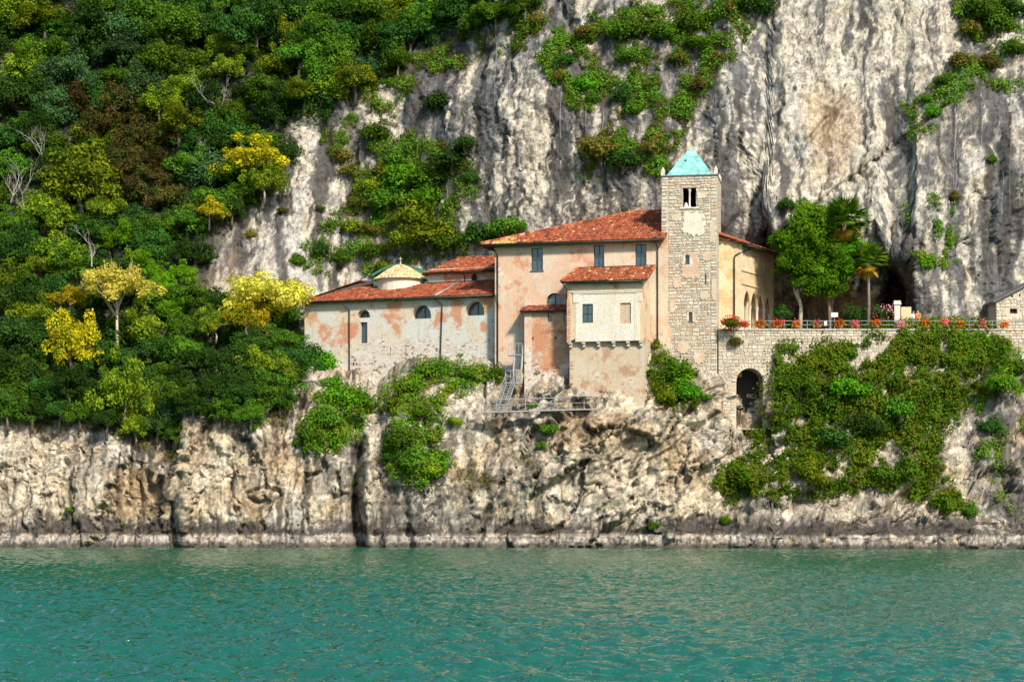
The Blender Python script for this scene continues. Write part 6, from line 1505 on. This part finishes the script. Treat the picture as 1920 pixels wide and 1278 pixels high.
k = MB(); c = gp(963, 718, 3.0); k.box(c, (.75, 0, 0), (0, .5, 0), (0, 0, .04)); k.build('landing', M['steel'], gw)
for dx_ in (-.72, -.25, .25, .72):
    k = MB(); k.tube([c + Vector((dx_, -.48, 0)), c + Vector((dx_, -.48, 1.05))], .03, 6); k.build('baluster_post', M['steel'], gw)
for z in (.55, 1.05):
    k = MB(); k.tube([c + Vector((-.72, -.48, z)), c + Vector((.72, -.48, z))], .03, 6); k.build('handrail', M['steel'], gw)
flight(gp(969, 716, 3.0), gp(973, 668, 4.6), 11, .34, gw)
c = gp(966, 666, 4.8); k = MB(); k.box(c, (.6, 0, 0), (0, .5, 0), (0, 0, .04)); k.build('landing', M['steel'], gw)
for dx_ in (-.58, -.3, 0, .3, .58):
    k = MB(); k.tube([c + Vector((dx_, -.48, 0)), c + Vector((dx_, -.48, 1.0))], .025, 6); k.build('baluster_post', M['steel'], gw)
k = MB(); k.tube([c + Vector((-.58, -.48, 1.0)), c + Vector((.58, -.48, 1.0))], .03, 6); k.build('handrail', M['steel'], gw)
# small lean-to board against the footing
k = MB(); c = at(1090, 740, .6); k.hexa([c + Vector(q_) for q_ in ((-.7, -.5, -.15), (.95, -.5, .0), (.95, .4, .05), (-.7, .4, -.1), (-.7, -.5, -.08), (.95, -.5, .07), (.95, .4, .12), (-.7, .4, -.03))])
o = k.build('plank_shelf', M['steel']); tag(o, 'small grey board shelf at the foot of the wall under the bay', 'shelf')

# ------------------------------------------------------------------ two visitors behind the railing
def person(px_, Y, rot, cloth, skinc, hairc, label, hgt=1.7, seed=0):
    o = empty('person', tw(px_, TZ, Y), label, 'person', None); o.rotation_euler = (0, 0, rot); s = hgt / 1.7
    J = {'pel': (0, 0, .95, .13), 'wa': (0, 0, 1.10, .115), 'ch': (0, 0, 1.30, .135), 'nk': (0, .01, 1.46, .055), 'hd0': (0, 0, 1.54, .085), 'hd1': (0, 0, 1.63, .10), 'hd2': (0, .01, 1.70, .07), 'nose': (0, -.105, 1.585, .018)}
    E = [('pel', 'wa'), ('wa', 'ch'), ('ch', 'nk'), ('nk', 'hd0'), ('hd0', 'hd1'), ('hd1', 'hd2'), ('hd0', 'nose')]
    for sd, sx in (('L', -1), ('R', 1)):
        J['hip' + sd] = (sx * .09, 0, .90, .095); J['kn' + sd] = (sx * .10, -.01, .50, .062); J['an' + sd] = (sx * .10, .02, .09, .042); J['to' + sd] = (sx * .11, -.15, .035, .035)
        J['sh' + sd] = (sx * .18, 0, 1.38, .062); J['el' + sd] = (sx * .24, .02, 1.12, .045); J['wr' + sd] = (sx * .20, -.16, .96, .03); J['pa' + sd] = (sx * .19, -.22, .93, .03)
        E += [('pel', 'hip' + sd), ('hip' + sd, 'kn' + sd), ('kn' + sd, 'an' + sd), ('an' + sd, 'to' + sd), ('ch', 'sh' + sd), ('sh' + sd, 'el' + sd), ('el' + sd, 'wr' + sd), ('wr' + sd, 'pa' + sd)]
        for f_, (fx_, L_) in enumerate(((-.03, .07), (-.01, .085), (.01, .08), (.03, .065))):
            J['f%d%s' % (f_, sd)] = (sx * .19 + fx_, -.22 - L_, .915, .009); E.append(('pa' + sd, 'f%d%s' % (f_, sd)))
        J['th' + sd] = (sx * .19 - sx * .05, -.23, .95, .010); E.append(('wr' + sd, 'th' + sd))
    def skin(name, keys, grow, mat, edges):
        ks = list(keys); me = bpy.data.meshes.new(name); me.from_pydata([tuple(c_ * s for c_ in J[k_][:3]) for k_ in ks], [(ks.index(a_), ks.index(b__)) for a_, b__ in edges if a_ in ks and b__ in ks], [])
        ob_ = bpy.data.objects.new(name, me); COL.objects.link(ob_); ob_.parent = o
        me.skin_vertices.new() if hasattr(me.skin_vertices, 'new') and not me.skin_vertices else None
        md = ob_.modifiers.new('skin', 'SKIN')
        if not me.skin_vertices:
            bpy.context.view_layer.objects.active = ob_
        for i_, k_ in enumerate(ks):
            if me.skin_vertices: sv = me.skin_vertices[0].data[i_]; sv.radius = ((J[k_][3] + grow) * s,) * 2; sv.use_root = (i_ == 0)
        sd_ = ob_.modifiers.new('sub', 'SUBSURF'); sd_.levels = 1; sd_.render_levels = 2; me.materials.append(mat)
        return ob_
    skin('body', J.keys(), 0, simple('skin', skinc, .6, 0, .05, 5, 0), E)
    skin('clothes', [k_ for k_ in J if k_ in ('pel', 'wa', 'ch') or k_[:3] in ('hip', 'knL', 'knR') or k_[:2] in ('kn', 'sh', 'el')], .022, simple('cloth', cloth, .9, 0, .15, 8, .2), E)
    k = MB(); k.lathe((0, .025 * s, 1.60 * s), [(.118 * s, -.10 * s), (.128 * s, .0), (.115 * s, .09 * s), (.07 * s, .145 * s), (0, .16 * s)], 12, 0, .0 + .35, math.pi - .35 + .0)
    k.lathe((0, .02 * s, 1.63 * s), [(.122 * s, .02), (.11 * s, .08 * s), (.06 * s, .125 * s), (0, .135 * s)], 12)
    me = bpy.data.meshes.new('hair'); me.from_pydata(k.v, [], k.f); me.materials.append(simple('hair', hairc, .7, 0, .2, 9, 0)); h_ = bpy.data.objects.new('hair', me); COL.objects.link(h_); h_.parent = o
    return o
person(1712, 3.6, .5, (.62, .66, .74), (.50, .32, .23), (.03, .02, .015), 'person in pale blue-white clothes with dark hair standing behind the railing', 1.66)
person(1721, 3.5, -.6, (.70, .22, .05), (.50, .32, .23), (.06, .035, .02), 'person in an orange top standing beside the one in pale clothes', 1.74)
